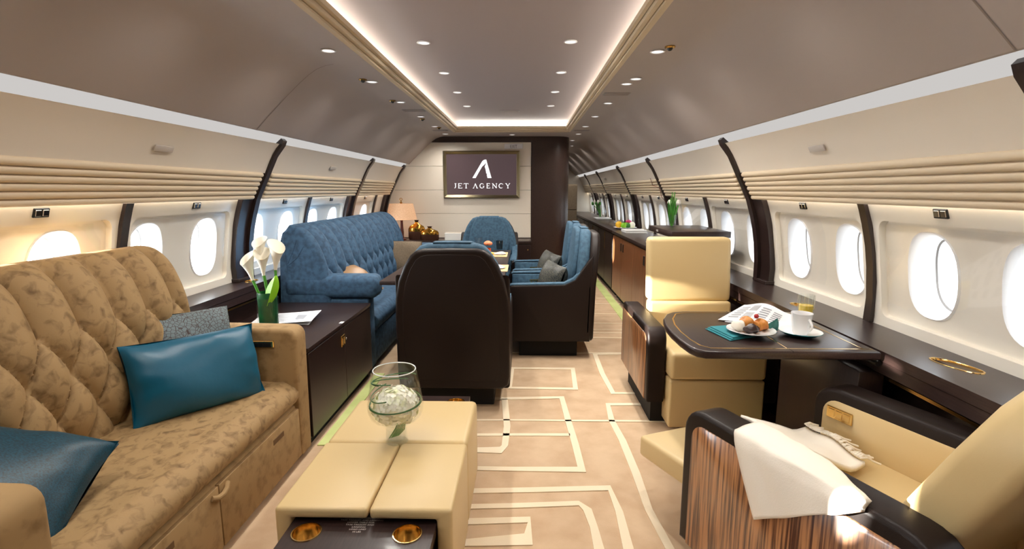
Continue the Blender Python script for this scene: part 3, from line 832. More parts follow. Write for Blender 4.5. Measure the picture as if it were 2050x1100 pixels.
bar(672, B_, 707, T_, 7); bar(705, T_, 743, B_, 15); serif(668, B_, 28); serif(744, B_, 34); letter()
arc(840, 758, 40, 44, 50, 320, 5, 14); bar(876, 765, 876, 795, 12); serif(874, 765, 32); bar(868, 720, 872, 738, 5); letter()
bar(946, T_, 946, B_, 14); bar(934, T_, 1002, T_, 7); bar(934, B_, 1004, B_, 7); bar(946, 757, 985, 757, 6); bar(1000, T_, 1000, 728, 5); bar(1003, B_, 1003, 788, 5); bar(984, 748, 984, 766, 5); letter()
bar(1062, T_, 1062, B_, 7); bar(1058, T_, 1136, B_, 14); bar(1134, T_, 1134, B_, 7); serif(1062, B_, 30); serif(1134, T_, 30); serif(1054, T_, 22); letter()
arc(1228, 758, 42, 44, 48, 312, 5, 14); bar(1262, 718, 1266, 738, 5); letter()
bar(1330, T_, 1366, 765, 13); bar(1398, T_, 1364, 765, 7); bar(1365, 762, 1365, B_, 13); serif(1365, B_, 36); serif(1328, T_, 34); serif(1398, T_, 26); letter()
sg = thing('exit_sign', 'pale EXIT sign on the bulkhead above the television', 'sign', (0.015, 7.2, 1.92))
part('sign_panel', MB().rbox(-0.11, 0.14, 7.190, 7.199, 1.915, 1.985, 0.003, 1), 'sign', sg)
tm = text_mesh('EXIT', 0.058)
part('lettering', MB().add([(0.015 + x * 0.8, 7.1885, 1.928 + y) for x, y, z in tm.v], tm.f), 'sign_ink', sg, smooth=0)

# ================================================================== SOFAS
def catmull(pts, n):
    out = []; m = len(pts)
    P_ = [Vector(p) for p in pts]
    P_ = [P_[0] * 2 - P_[1]] + P_ + [P_[-1] * 2 - P_[-2]]
    # arc-length-ish sampling
    for i in range(n):
        t = i / (n - 1) * (m - 1); k = min(int(t), m - 2); f = t - k
        a, b, c, d = P_[k], P_[k + 1], P_[k + 2], P_[k + 3]
        out.append(0.5 * ((2 * b) + (c - a) * f + (2 * a - 5 * b + 4 * c - d) * f * f + (3 * b - a - 3 * c + d) * f ** 3))
    return out

def resample(pts, n):
    L = [0]
    for a, b in zip(pts, pts[1:]): L.append(L[-1] + (b - a).length)
    out = []; k = 0
    for i in range(n):
        t = L[-1] * i / (n - 1)
        while k < len(L) - 2 and L[k + 1] < t: k += 1
        f = (t - L[k]) / max(1e-9, L[k + 1] - L[k]); out.append(pts[k].lerp(pts[k + 1], f))
    return out, L[-1]

def tufted_back(front, rear, y0, y1, a, b, v_first, depth, phase=0.0, endr=0.05, nu=None):
    """front: section from the seat up over the top (x,z); rear: rest of the section; tufted along y"""
    fr_, Lf = resample(catmull(front, 120), 84)
    rr = [Vector(p) for p in rear]
    sec = fr_ + rr
    nf = len(fr_); ns = len(sec)
    nrm = []
    for i, p in enumerate(sec):
        A = sec[max(0, i - 1)]; B_2 = sec[min(ns - 1, i + 1)]; d = (B_2 - A).normalized(); nrm.append(Vector((d.y, -d.x)))
    nu = nu or int((y1 - y0) / 0.008)
    mb = MB(); cx = sum(p.x for p in sec) / ns; cz = 0.6
    def fn(u, v):
        i = round(v * (ns - 1)); y = y0 + u * (y1 - y0)
        p = sec[i]; dd = 0.0
        e = min(y - y0, y1 - y)
        if i < nf:
            hv = Lf * (1 - i / (nf - 1))            # distance down from the end of the front curve
            if hv < v_first:                        # vertical flutes above the first buttons
                g = abs(math.sin(PI * (y - phase) / a))
            else:
                q = (hv - v_first) / b
                g = math.sqrt(abs(math.sin(PI * ((y - phase) / a + q)) * math.sin(PI * ((y - phase) / a - q))))
            g = g ** 0.62
            fade = min(1.0, i / 3.0) * min(1.0, (nf - 1 - i) / 8.0) * min(1.0, max(0.0, e - 0.02) / 0.05)
            dd = depth * (g * fade + (1 - fade) * 0.75)
        k = min(1.0, e / endr); k = math.sqrt(max(0.0, 1 - (1 - k) ** 2))
        q = p + nrm[i] * dd * (1 if i < nf else 0)
        sh = endr * (1 - k)
        if i < nf:
            q = q - nrm[i] * sh
        return (q.x, y, q.y)
    mb.grid(fn, nu, ns)
    n_ = ns
    mb.f.append(tuple(range(n_))); mb.f.append(tuple((nu - 1) * n_ + k for k in range(n_))[::-1])
    return mb

# ---- tan tufted sofa (left foreground)
so = thing('tufted_sofa', 'tan crushed velvet sofa with button-tufted back along the left windows', 'sofa', (-1.27, 1.78, 0))
yA, yB_ = 0.95, 2.53
part('base', MB().rbox(-1.60, -0.975, yA + .02, yB_ - .02, 0.03, 0.30, 0.01, 2), 'tan_velvet_plain', so)
for (a_, b_) in ((1.10, 1.716), (1.722, 2.40)):
    dr = part('drawer_front', MB().rbox(-0.976, -0.957, a_, b_, 0.035, 0.285, 0.004, 2), 'tan_velvet_plain', so)
    ym = b_ - 0.22 if b_ > 2 else b_ - 0.3
    part('handle_recess', MB().rbox(-0.9585, -0.9555, ym - .05, ym + .05, 0.225, 0.25, 0.001, 1), 'slot', dr)
pl = part('pull_strap', MB().tube([(-0.956, 1.67, .262), (-0.946, 1.69, .252), (-0.943, 1.72, .250), (-0.947, 1.75, .256), (-0.956, 1.77, .268)], 0.010, 10), 'tan_velvet_plain', so)
def seat_mesh(x0, x1, y0, y1, z0, z1, r, crown=0.012, lip=0.03):
    prof = [(x0, z0), (x0, z1 - .01)]
    for k in range(7): prof.append((x0 + (x1 - r - x0) * (k / 6) * .999 + .001, z1 - .005 + crown * math.sin(PI * min(1, k / 6 * .9 + .1))))
    for k in range(1, 10):
        a = math.radians(90 - 20 * k); prof.append((x1 - r + (r + lip * (1 if k > 2 else 0.5)) * math.cos(a) - lip * (0 if k > 2 else .0), (z0 + z1) / 2 + ((z1 - z0) / 2 + .004) * math.sin(a)))
    return MB().prism(prof, 'y', y0, y1, r=0.012, seg=3)
part('seat_cushion', seat_mesh(-1.56, -0.985, 1.085, 2.425, 0.285, 0.425, 0.07), 'tan_velvet', so, smooth=60)
part('backrest', tufted_back([(-1.50, .38), (-1.48, .55), (-1.485, .70), (-1.505, .85), (-1.55, .98), (-1.605, 1.045), (-1.655, 1.06)],
                             [(-1.70, 1.045), (-1.72, 0.98), (-1.70, 0.80), (-1.62, 0.752), (-1.615, 0.5), (-1.615, 0.38)], 1.0, 2.43, 0.168, 0.30, 0.27, 0.058, phase=2.43 - .168 * .62, endr=0.06), 'tan_velvet', so, smooth=70)
for (a_, b_) in ((yA, 1.085), (2.40, yB_)):
    arm = part('armrest', MB().prism([(-1.60, 0.03), (-0.957, 0.03), (-0.950, 0.62)] + [(-1.0 + 0.05 * math.cos(math.radians(t)), 0.64 + 0.05 * math.sin(math.radians(t))) for t in (10, 30, 50, 70, 90)] + [(-1.35, 0.695), (-1.60, 0.715)], 'y', a_, b_, r=0.022, seg=4), 'tan_velvet_plain', so, smooth=50)
    if b_ == yB_:
        cp = part('control_panel', MB().rbox(-1.27, -1.055, 2.389, 2.401, 0.600, 0.634, 0.003, 1), 'gold', arm, label='gold-framed seat control panel')
cpn = part('control_strip', MB().box(-1.262, -1.066, 2.3875, 2.3895, 0.603, 0.627), 'black', arm)
xs_ = [-1.245, -1.222, -1.199, -1.152, -1.115, -1.092, -1.069 - .008]
for i, xx in enumerate(xs_):
    hw = 0.024 if i == 3 else 0.0095
    part('button', MB().rbox(xx - hw, xx + hw, 2.3855, 2.388, 0.605, 0.624, 0.001, 1), 'smoke_glass' if False else 'black', arm)

# ---- blue tufted sofa (left, dining area)
sb = thing('tufted_sofa', 'blue velvet button-tufted sofa along the left windows beside dining table', 'sofa', (-1.25, 4.9, 0))
bA, bB = 3.64, 6.12
part('base', MB().rbox(-1.60, -0.99, bA + .03, bB - .03, 0.03, 0.28, 0.01, 2), 'blue_velvet', sb)
part('seat_cushion', seat_mesh(-1.40, -0.985, bA + .19, bB - .17, 0.27, 0.43, 0.06), 'blue_velvet', sb, smooth=60)
part('backrest', tufted_back([(-1.30, .40), (-1.285, .55), (-1.30, .72), (-1.335, .87), (-1.39, .99), (-1.455, 1.055), (-1.52, 1.072)],
                             [(-1.565, 1.06), (-1.59, 0.98), (-1.60, 0.80), (-1.615, 0.5), (-1.615, 0.4)], bA, bB - .02, 0.19, 0.27, 0.36, 0.055, phase=bA + .10, endr=0.045), 'blue_velvet', sb, smooth=70)
# gusset piping on the near end of the back
part('end_seam', MB().tube([(-1.56, bA - .001, 1.03), (-1.555, bA - .002, .9), (-1.55, bA - .002, .78)], 0.0035, 6).tube([(-1.47, bA - .001, 1.0), (-1.50, bA - .002, .92), (-1.545, bA - .002, .83)], 0.003, 6)
     .tube([(-1.42, bA - .001, .96), (-1.47, bA - .002, .88), (-1.545, bA - .002, .82)], 0.003, 6), 'blue_velvet', sb)
for (a_, b_, nm) in ((bA - .005, bA + .19, 'near'), (bB - .17, bB + .02, 'far')):
    part('arm_panel', MB().rbox(-1.60, -0.975, a_ + .025, b_ - .025, 0.03, 0.57, 0.012, 3), 'blue_velvet', sb)
    part('arm_pad', MB().rbox(-1.60, -0.905, a_, b_, 0.575, 0.745, 0.05, 5), 'blue_velvet', sb, smooth=60)

# ---- pillows
def pillow(name, label, c, nrm, up, w_, h_, t_, m, group=None, pinch=0.10, seam=True):
    n = Vector(nrm).normalized(); u_ = Vector(up); u_ = (u_ - n * u_.dot(n)).normalized(); r_ = u_.cross(n).normalized()
    mb = MB(); N = 34
    for sgn in (1, -1):
        def fn(a, b):
            x = 2 * a - 1; y = 2 * b - 1
            ex = (1 - x ** 2); ey = (1 - y ** 2)
            th = (max(0, ex * ey)) ** 0.5
            crs = (abs(x) * abs(y)) ** 2
            kx = 1 - pinch * (1 - abs(y) ** 2) * abs(x) ** 3 - .05 * crs; ky = 1 - pinch * (1 - abs(x) ** 2) * abs(y) ** 3 - .05 * crs
            rad = math.atan2(y, x)
            wob = (0.10 * math.sin(11 * rad + c[1] * 9) * (abs(x) ** 4 + abs(y) ** 4) * 0.5 * th + 0.05 * math.sin(4 * x + 3 * y + c[0] * 7)) * (1 - 0.3 * th)
            P_ = Vector(c) + r_ * (x * w_ / 2 * kx) + u_ * (y * h_ / 2 * ky) + n * sgn * (t_ / 2 * th + wob * t_)
            return tuple(P_)
        mb.grid(fn, N, N)
    o = single(name, mb, m, label, 'pillow', group, smooth=75)
    return o
pillow('throw_pillow', 'large plain teal satin pillow leaning on the tan sofa', (-1.255, 2.11, 0.575), (0.80, -0.55, 0.30), (-.12, .12, 1), 0.56, 0.36, 0.20, 'teal_satin')
pillow('throw_pillow', 'blue-grey loop-patterned pillow behind the large teal satin one', (-1.40, 2.27, 0.63), (0.80, -0.60, 0.38), (-.2, .2, 1), 0.44, 0.38, 0.16, 'pattern_pillow')
pillow('throw_pillow', 'dark teal woven pillow at the near end of the tan sofa', (-1.315, 1.31, 0.53), (0.34, -0.36, 0.72), (-.10, .78, .40), 0.44, 0.38, 0.19, 'teal_dark')
pillow('throw_pillow', 'taupe linen pillow at the far end of the blue sofa', (-1.17, 5.66, 0.62), (0.35, -0.92, 0.2), (0, .15, 1), 0.42, 0.40, 0.17, 'taupe')
pillow('throw_pillow', 'bronze satin pillow lying at the near end of the blue sofa', (-1.20, 4.05, 0.62), (0.5, -0.3, 0.8), (-.6, .1, .7), 0.38, 0.36, 0.17, 'bronze_satin')

# ================================================================== LEFT CABINET BETWEEN THE SOFAS
cb = thing('storage_cabinet', 'low dark wood cabinet with brass latch between the tan and blue sofas', 'cabinet', (-1.28, 3.08, 0))
part('body', MB().box(-1.60, -0.972, 2.545, 3.635, 0.05, 0.525), 'wenge', cb)
part('door', MB().rbox(-0.973, -0.957, 2.55, 3.085, 0.055, 0.518, 0.002, 1), 'wenge_v', cb)
d2 = part('door', MB().rbox(-0.973, -0.957, 3.089, 3.63, 0.055, 0.518, 0.002, 1), 'wenge_v', cb)
part('worktop', MB().rbox(-1.61, -0.952, 2.54, 3.638, 0.526, 0.550, 0.003, 2), 'wenge', cb)
part('plinth', MB().box(-1.58, -0.99, 2.56, 3.62, 0.0, 0.05), 'dark_gap', cb)
lt = part('latch', MB().rbox(-0.959, -0.951, 3.02, 3.085, 0.405, 0.475, 0.003, 1), 'brass', cb, label='square brass double latch')
for yy in (3.038, 3.067):
    part('latch_button', MB().rbox(-0.953, -0.946, yy - .010, yy + .010, 0.418, 0.462, 0.002, 1), 'gold', lt)
part('keyhole_screw', MB().lathe([(1e-4, 0.003), (.006, .003), (.007, 0)], (-0.957, 3.115, 0.435), 10, axis='x'), 'chrome', d2)
part('edge_tag', MB().box(-0.975, -0.953, 3.05, 3.09, 0.5495, 0.5510), 'white_plastic', cb)

# magazine / papers on the cabinet
mg = thing('newspaper', 'folded newspaper on the cabinet beside the calla lilies', 'newspaper', (-1.30, 3.08, 0.551))
def leaf_sheet(pts, z, curl=0.0, lift=0.0):
    mb = MB(); A, B_2, C_, D_ = [Vector(p) for p in pts]
    def fn(u, v):
        p = A.lerp(B_2, u).lerp(D_.lerp(C_, u), v); zz = z + lift * u * u + curl * math.sin(PI * u)
        return (p.x, p.y, zz)
    mb.grid(fn, 12, 6); return mb
part('sheet', leaf_sheet([(-1.50, 2.96), (-1.14, 3.00), (-1.20, 3.27), (-1.55, 3.22)], 0.553, 0.004, 0.0), 'newsprint', mg)
part('sheet', leaf_sheet([(-1.49, 2.98), (-1.12, 2.99), (-1.17, 3.28), (-1.50, 3.25)], 0.557, 0.004, 0.022), 'newsprint', mg)
part('printed_photo', leaf_sheet([(-1.25, 3.06), (-1.18, 3.06), (-1.205, 3.17), (-1.275, 3.165)], 0.5745, 0.0, -0.001), 'ink', mg)
for k in range(9):
    part('print_line', leaf_sheet([(-1.44 + .002 * k, 3.02 + .024 * k), (-1.30 + .002 * k, 3.02 + .024 * k), (-1.30 + .002 * k, 3.029 + .024 * k), (-1.44 + .002 * k, 3.029 + .024 * k)], 0.5640, 0.0, 0.005), 'ink', mg)

# calla lilies in a glass cylinder
VX, VY, VZ = -1.31, 2.86, 0.551
cv = thing('calla_vase', 'glass cylinder vase of white calla lilies lined with green leaves', 'vase', (VX, VY, VZ))
part('glass_cylinder', MB().lathe([(1e-4, 0.004), (0.056, 0.004), (0.056, 0.20), (0.060, 0.20), (0.060, 0.0), (1e-4, 0.0)], (VX, VY, VZ), 32), 'vase_glass', cv)
part('leaf_lining', MB().lathe([(1e-4, 0.006), (0.051, 0.006), (0.052, 0.10), (0.053, 0.225), (0.051, 0.232), (0.050, 0.10)], (VX, VY, VZ), 24), 'leaf_dark', cv)
lf = MB()
def leaf_fn(u, v):
    w_ = 0.045 * math.sin(PI * min(1, u * .95 + .03)) ** .8
    x = VX + 0.02 + 0.045 * u + (v - .5) * 2 * w_ * 0.8; z = VZ + 0.16 + 0.17 * u; y = VY - 0.05 + 0.03 * u + 0.03 * abs(v - .5)
    return (x, y, z)
part('leaf', lf.grid(leaf_fn, 12, 7), 'leaf_lime', cv)
def calla(base, tip, size, face):
    """stem curve and funnel flower; face = direction the mouth opens to"""
    b, t = Vector(base), Vector(tip)
    part('stem', MB().tube([b.lerp(t, k / 8) + Vector((0.012 * math.sin(PI * k / 8), 0, 0)) for k in range(9)], 0.008, 8), 'stem', cv)
    n = Vector(face).normalized(); ax = (t - b).normalized()
    side = ax.cross(n).normalized(); fw_ = side.cross(ax).normalized()
    def fn(u, v):
        a = 2 * PI * v
        r = size * (0.14 + 0.5 * u ** 1.8 + 0.12 * u)
        h = size * 2.1 * u
        asym = math.cos(a)
        r2 = r * (1 + 0.25 * u * u * asym); h2 = h + size * 0.55 * u ** 3 * asym
        flare = fw_ * (-size * 0.10 * u ** 4 * asym * 0)
        p = t + ax * h2 + fw_ * (-r2 * math.cos(a)) + side * (r2 * math.sin(a)) + flare
        return tuple(p)
    part('flower', MB().grid(fn, 12, 20, cv=True), 'calla', cv, smooth=70)
    part('spadix', MB().tube([t + ax * size * .3, t + ax * size * 1.5], 0.006, 8), 'yellow_petal', cv)
b0 = (VX, VY, VZ + 0.06)
calla((VX - .02, VY, VZ + .06), (VX - 0.075, VY, VZ + 0.30), 0.062, (-0.5, -1, 0))
calla((VX, VY - .01, VZ + .06), (VX - 0.005, VY - .01, VZ + 0.33), 0.060, (0.4, -1, 0.2))
calla((VX + .015, VY, VZ + .06), (VX + 0.055, VY + .01, VZ + 0.36), 0.064, (0.9, -0.6, 0))
calla((VX - .01, VY + .02, VZ + .06), (VX - 0.035, VY + .03, VZ + 0.40), 0.056, (-0.2, -1, 0.3))

# ================================================================== DARK SHELL DINING CHAIRS (local: facing +Y)
def shell_chair(name, label, loc, rotz, group, pillow_m=None):
    t = thing(name, label, 'armchair', loc, rotz, group)
    P = lambda nm, mb, m, par=None, **k: part(nm, mb, m, par or t, local=True, **k)
    half = [(0.0, 0.15), (0.30, 0.15), (0.335, 0.175), (0.345, 0.23), (0.345, 0.60), (0.338, 0.72), (0.315, 0.83), (0.275, 0.925), (0.235, 0.985), (0.20, 1.012), (0.155, 1.022), (0.0, 1.025)]
    outl = half + [(-x, z) for x, z in half[::-1] if x > 1e-6]
    def lean(mb, k=0.10, z0=0.5):
        mb.v = [(x, y - k * max(0, z - z0) - 0.0, z) for x, y, z in mb.v]; return mb
    P('back_shell', lean(MB().prism(outl, 'y', -0.36, -0.285, r=0.022, seg=4)), 'dark_leather', smooth=50)
    inset = [(x * 0.86, 0.205 + (z - 0.15) * 0.90) for x, z in outl]
    P('back_panel', lean(MB().prism(inset, 'y', -0.3635, -0.34, r=0.003, seg=2)), 'dark_leather', smooth=50)
    for s in (-1, 1):
        side = [(-0.33, 0.15), (0.30, 0.15), (0.335, 0.18), (0.35, 0.25), (0.35, 0.56), (0.34, 0.595), (0.30, 0.612), (-0.12, 0.622), (-0.20, 0.66), (-0.30, 0.80), (-0.345, 0.86)]
        P('side_shell', MB().prism(side, 'x', *sorted((s * 0.282, s * 0.345)), r=0.016, seg=3), 'dark_leather', smooth=50)
        ar = P('armrest', MB().prism([(-0.22, 0.612), (0.295, 0.610), (0.322, 0.600), (0.318, 0.612), (0.30, 0.622), (-0.12, 0.634), (-0.19, 0.67), (-0.24, 0.72), (-0.26, 0.70)], 'x', *sorted((s * 0.276, s * 0.338)), r=0.006, seg=2), 'blue_fabric', smooth=50)
        P('inner_arm_panel', MB().rbox(*sorted((s * 0.262, s * 0.283)), -0.25, 0.31, 0.36, 0.605, 0.008, 2), 'blue_fabric')
        ctl = P('seat_control', MB().rbox(*sorted((s * 0.2575, s * 0.263)), 0.06, 0.15, 0.545, 0.557, .001, 1), 'gold', label='small gold seat control')
        for k in range(3):
            P('control_button', MB().rbox(*sorted((s * 0.2575, s * 0.263)), 0.068 + k * .028, 0.085 + k * .028, 0.528, 0.538, .001, 1), 'gold', ctl)
    P('seat_cushion', MB().rbox(-0.262, 0.262, -0.20, 0.335, 0.27, 0.43, 0.035, 4), 'blue_fabric', smooth=60)
    bh = [(0.0, 0.40), (0.26, 0.40), (0.278, 0.60), (0.325, 0.66), (0.326, 0.74), (0.304, 0.84), (0.266, 0.935), (0.228, 0.995), (0.195, 1.030), (0.15, 1.046), (0.0, 1.05)]
    bo = bh + [(-x, z) for x, z in bh[::-1] if x > 1e-6]
    P('backrest_cushion', lean(MB().prism(bo, 'y', -0.29, -0.20, r=0.035, seg=4)), 'blue_fabric', smooth=55)
    ci = [(x * .74, 0.44 + (z - .40) * .95) for x, z in bo]
    P('back_insert', lean(MB().prism(ci, 'y', -0.21, -0.165, r=0.018, seg=3)), 'blue_fabric', smooth=55)
    P('headrest_flap', lean(MB().rbox(-0.115, 0.115, -0.27, -0.215, 1.047, 1.056, 0.004, 2)), 'blue_fabric')
    P('pedestal', MB().rbox(-0.24, 0.24, -0.24, 0.24, 0.0, 0.15, 0.006, 2), 'dark_gap')
    return t
G = 'dark leather and blue dining armchairs'
shell_chair('dining_armchair', 'dark leather armchair with its back to the camera, in the centre', (-0.265, 3.36, 0), 0.0, G)
shell_chair('dining_armchair', 'blue armchair facing the camera at the far end of the dining table', (-0.255, 5.87, 0), PI, G)
shell_chair('dining_armchair', 'nearer of two blue armchairs with dark shells right of dining table', (0.365, 4.36, 0), PI / 2, G)
shell_chair('dining_armchair', 'farther of two blue armchairs with dark shells right of dining table', (0.375, 5.13, 0), PI / 2, G)
pillow('throw_pillow', 'dark shiny patterned pillow on the nearer right dining armchair', (0.40, 4.34, 0.58), (-0.86, -0.35, 0.28), (.2, 0, 1), 0.37, 0.36, 0.19, 'pattern_dark')
pillow('throw_pillow', 'dark shiny patterned pillow on the farther right dining armchair', (0.41, 5.11, 0.58), (-0.86, -0.35, 0.28), (.2, 0, 1), 0.37, 0.36, 0.19, 'pattern_dark')

# ================================================================== DINING TABLE
dt = thing('dining_table', 'long dark wood dining table between the blue sofa and blue armchairs', 'table', (-0.42, 4.55, 0))
part('table_top', MB().rbox(-0.86, 0.02, 3.56, 5.50, 0.695, 0.725, 0.006, 2), 'wenge', dt)
part('apron', MB().box(-0.72, -0.12, 3.75, 5.35, 0.645, 0.695), 'wenge', dt)
for yy in (4.05, 5.0):
    part('pedestal', MB().rbox(-0.55, -0.29, yy - .10, yy + .10, 0.0, 0.645, 0.01, 2), 'wenge_v', dt)
def on_dining(px, py): return fl(px, py, 0.728)
def placemat(px, py, wx, wy, lab):
    p = on_dining(px, py)
    return single('placemat', MB().rbox(p.x - wx / 2, p.x + wx / 2, p.y - wy / 2, p.y + wy / 2, 0.7255, 0.7295, 0.001, 1), 'straw', lab, 'placemat', 'straw placemats on the dining table')
placemat(996, 510, 0.20, 0.36, 'woven straw placemat on dining table, farther of two')
placemat(993, 537, 0.20, 0.36, 'woven straw placemat on dining table, nearer of two')
def plate_thing(name, c, r, lab, m='china', group=None, rim=None):
    mb = MB().lathe([(1e-4, .004), (r * .6, .004), (r * .68, .006), (r, r * .16), (r * 1.01, r * .16 - .003), (r * .66, 0.0), (1e-4, 0.0)], c, 32)
    return single(name, mb, m, lab, 'plate', group)
for (px, py, lab) in ((1001, 510, 'white side plate on the farther straw placemat'), (996, 538, 'white side plate on the nearer straw placemat')):
    p = on_dining(px, py); plate_thing('side_plate', (p.x, p.y, 0.73), 0.062, lab, group='plates on the dining table')
    nk = MB().prism([(p.x - .03, p.y - .04), (p.x + .045, p.y - .02), (p.x + .01, p.y + .045)], 'z', 0.746, 0.756, r=.003, seg=2)
    single('folded_napkin', nk, 'paper', lab.replace('white side plate', 'folded white napkin on the plate'), 'napkin', 'napkins on the dining table')
p = on_dining(958, 497)
t = thing('water_glass', 'clear tumbler on the dining table left of the orange flower', 'glass', (p.x, p.y, .726))
part('tumbler', MB().lathe([(1e-4, .004), (.030, .004), (.034, .115), (.037, .115), (.033, 0), (1e-4, 0)], (p.x, p.y, .726), 20), 'vase_glass', t)
p = on_dining(1000, 499)
t = thing('water_glass', 'smoked tumbler on the dining table right of the orange flower', 'glass', (p.x, p.y, .726))
part('tumbler', MB().lathe([(1e-4, .004), (.030, .004), (.036, .095), (.039, .095), (.033, 0), (1e-4, 0)], (p.x, p.y, .726), 20), 'smoke_glass', t)
p = on_dining(977, 513)
t = thing('flower_posy', 'amber glass posy with orange rose and yellow bloom on dining table', 'flowers', (p.x, p.y, .726))
part('glass_cup', MB().lathe([(1e-4, .004), (.022, .004), (.028, .08), (.030, .08), (.025, 0), (1e-4, 0)], (p.x, p.y, .726), 16), 'amber', t)
def bloom(c, r, m, par, n=5, rings=3):
    mb = MB()
    for q in range(rings):
        rr = r * (1 - q * .28); zz = q * r * .22
        for k in range(n + q):
            a = 2 * PI * k / (n + q) + q
            ctr = Vector((c[0] + rr * .5 * math.cos(a), c[1] + rr * .5 * math.sin(a), c[2] + zz))
            mb.ball(tuple(ctr), rr * .55, 8, 6, sz=0.8)
    return part('bloom', mb, m, par, smooth=70)
bloom((p.x, p.y, .726 + .125), .042, 'orange_petal', t)
bloom((p.x + .03, p.y - .045, .726 + .03), .028, 'yellow_petal', t)
part('leaf', MB().grid(lambda u, v: (p.x - .01 + .04 * u, p.y - .02 + (v - .5) * .05 * math.sin(PI * u), .728 + .06 * math.sin(PI * u)), 8, 4), 'leaf', t)

# ================================================================== FAR CREDENZA, LAMP, VASES
cr = thing('credenza', 'low dark wood credenza along the far bulkhead', 'credenza', (-0.76, 6.98, 0))
part('body', MB().box(-1.61, 0.255, 6.79, 7.185, 0.0, 0.66), 'wenge', cr)
part('worktop', MB().rbox(-1.62, 0.258, 6.77, 7.19, 0.661, 0.695, 0.004, 2), 'wenge', cr)
for k in range(4):
    xa = -1.60 + k * 0.464
    dr = part('door', MB().rbox(xa, xa + .46, 6.772, 6.79, 0.06, 0.65, 0.002, 1), 'wenge_v', cr)
    part('knob', MB().ball((xa + .42, 6.765, .58), .008, 8, 6), 'brass', dr)
lx_, ly_ = -1.49, 6.93
lp = thing('table_lamp', 'table lamp with pale linen shade on a slim reddish wooden base', 'lamp', (lx_, ly_, .695))
part('base', MB().lathe([(1e-4, 0), (.055, 0), (.055, .012), (.03, .022), (.022, .05), (.026, .10), (.019, .18), (.016, .25), (.021, .262), (.014, .27), (.010, .30)], (lx_, ly_, .696), 20), 'lamp_wood', lp)
part('shade', MB().lathe([(.205, .275), (.158, .485), (.156, .485), (.203, .275)], (lx_, ly_, .696), 36), 'lampshade', lp)
part('shade_rim', MB().tube([(lx_ + .206 * math.cos(a), ly_ + .206 * math.sin(a), .696 + .277) for a in [2 * PI * k / 32 for k in range(32)]], .004, 6, closed=True), 'lampshade', lp)
part('bulb', MB().ball((lx_, ly_, .696 + .36), .032, 12, 8), emission('lamp_bulb', (1, .78, .55, 1), 14.0), lp)
part('finial', MB().lathe([(.012, .485), (.02, .50), (.008, .51), (.006, .525)], (lx_, ly_, .696), 12).tube([(lx_ + .016 * math.cos(a), ly_, .696 + .542 + .016 * math.sin(a)) for a in [2 * PI * k / 16 for k in range(16)]], .0045, 6, closed=True), 'brass', lp)
part('shade_top_disc', MB().lathe([(1e-4, .484), (.157, .484)], (lx_, ly_, .696), 24), 'lampshade', lp)
def flask(c, w_, h_, lab):
    t = thing('glazed_flask', lab, 'vase', c, group='metallic amber flasks')
    part('lower_glaze', MB().lathe([(1e-4, 0), (.92 * w_, 0), (w_, .02), (w_, .42 * h_)], c, 28, sy=.5), 'amber_dark', t)
    part('shoulder', MB().lathe([(w_, .42 * h_), (w_ * .99, .55 * h_), (w_ * .85, .68 * h_), (w_ * .45, .78 * h_), (w_ * .25, .83 * h_), (w_ * .2, .9 * h_)], c, 28, sy=.5), 'amber_glass', t, smooth=60)
    part('neck', MB().lathe([(w_ * .2, .895 * h_), (w_ * .22, .95 * h_), (w_ * .30, h_), (w_ * .20, h_), (w_ * .14, .93 * h_)], c, 20, sy=.7), 'amber_dark', t)
flask((-1.295, 6.96, .696), .115, .265, 'taller metallic amber flask vase beside the table lamp')
flask((-1.105, 6.88, .696), .125, .185, 'shorter metallic amber flask vase on the credenza')
bx = thing('card_box', 'cream card holder standing on credenza left of the end armchair', 'card holder', (-0.78, 6.88, .696))
part('front_card', MB().rbox(-0.90, -0.665, 6.85, 6.86, .697, .79, .002, 1), 'paper', bx)
part('back_card', MB().rbox(-0.895, -0.67, 6.875, 6.885, .697, .80, .002, 1), 'bulk_cream', bx)

# ================================================================== COFFEE TABLE
ct = thing('coffee_table', 'cream leather coffee table with sliding dark tray ends on the carpet', 'coffee table', (-0.335, 1.85, 0))
X0, X1 = -0.615, -0.055
part('far_pad', MB().rbox(X0, X1, 1.884, 2.30, 0.02, 0.380, 0.022, 4), 'cream_leather', ct, smooth=50)
lp_ = [(X0, 0.02), (X0, 0.380), (-0.3215, 0.380), (-0.3215, 0.343), (X0 + .05, 0.343), (X0 + .05, 0.02)]
def bevel_prism(poly, a0, a1, r, seg=3):
    bm = bmesh.new(); t = MB().prism(poly, 'y', a0, a1)
    vs = [bm.verts.new(p) for p in t.v]
    for f in t.f: bm.faces.new([vs[i] for i in f])
    bmesh.ops.remove_doubles(bm, verts=bm.verts[:], dist=1e-6)
    bmesh.ops.bevel(bm, geom=bm.edges[:], offset=r, segments=seg, profile=0.5, affect='EDGES')
    return MB().addbm(bm)
part('near_left_pad', bevel_prism(lp_, 1.45, 1.878, 0.012), 'cream_leather', ct, smooth=50)
rp_ = [(X1, 0.02), (X1, 0.380), (-0.3155, 0.380), (-0.3155, 0.343), (X1 - .05, 0.343), (X1 - .05, 0.02)]
part('near_right_pad', bevel_prism(rp_, 1.45, 1.878, 0.012), 'cream_leather', ct, smooth=50)
part('seam_core', MB().box(X0 + .03, X1 - .03, 1.60, 1.89, 0.02, 0.335), 'dark_gap', ct)
trx0, trx1 = X0 + .052, X1 - .052
cupc = [(-0.497, 1.408), (-0.187, 1.408)]
tr = part('tray', plate([(trx0, 1.16), (trx1, 1.16), (trx1, 1.62), (trx0, 1.62)], [oval_at(x, y, 0, .042, .042) for x, y in cupc], 0.295, 0.327), 'wenge', ct)
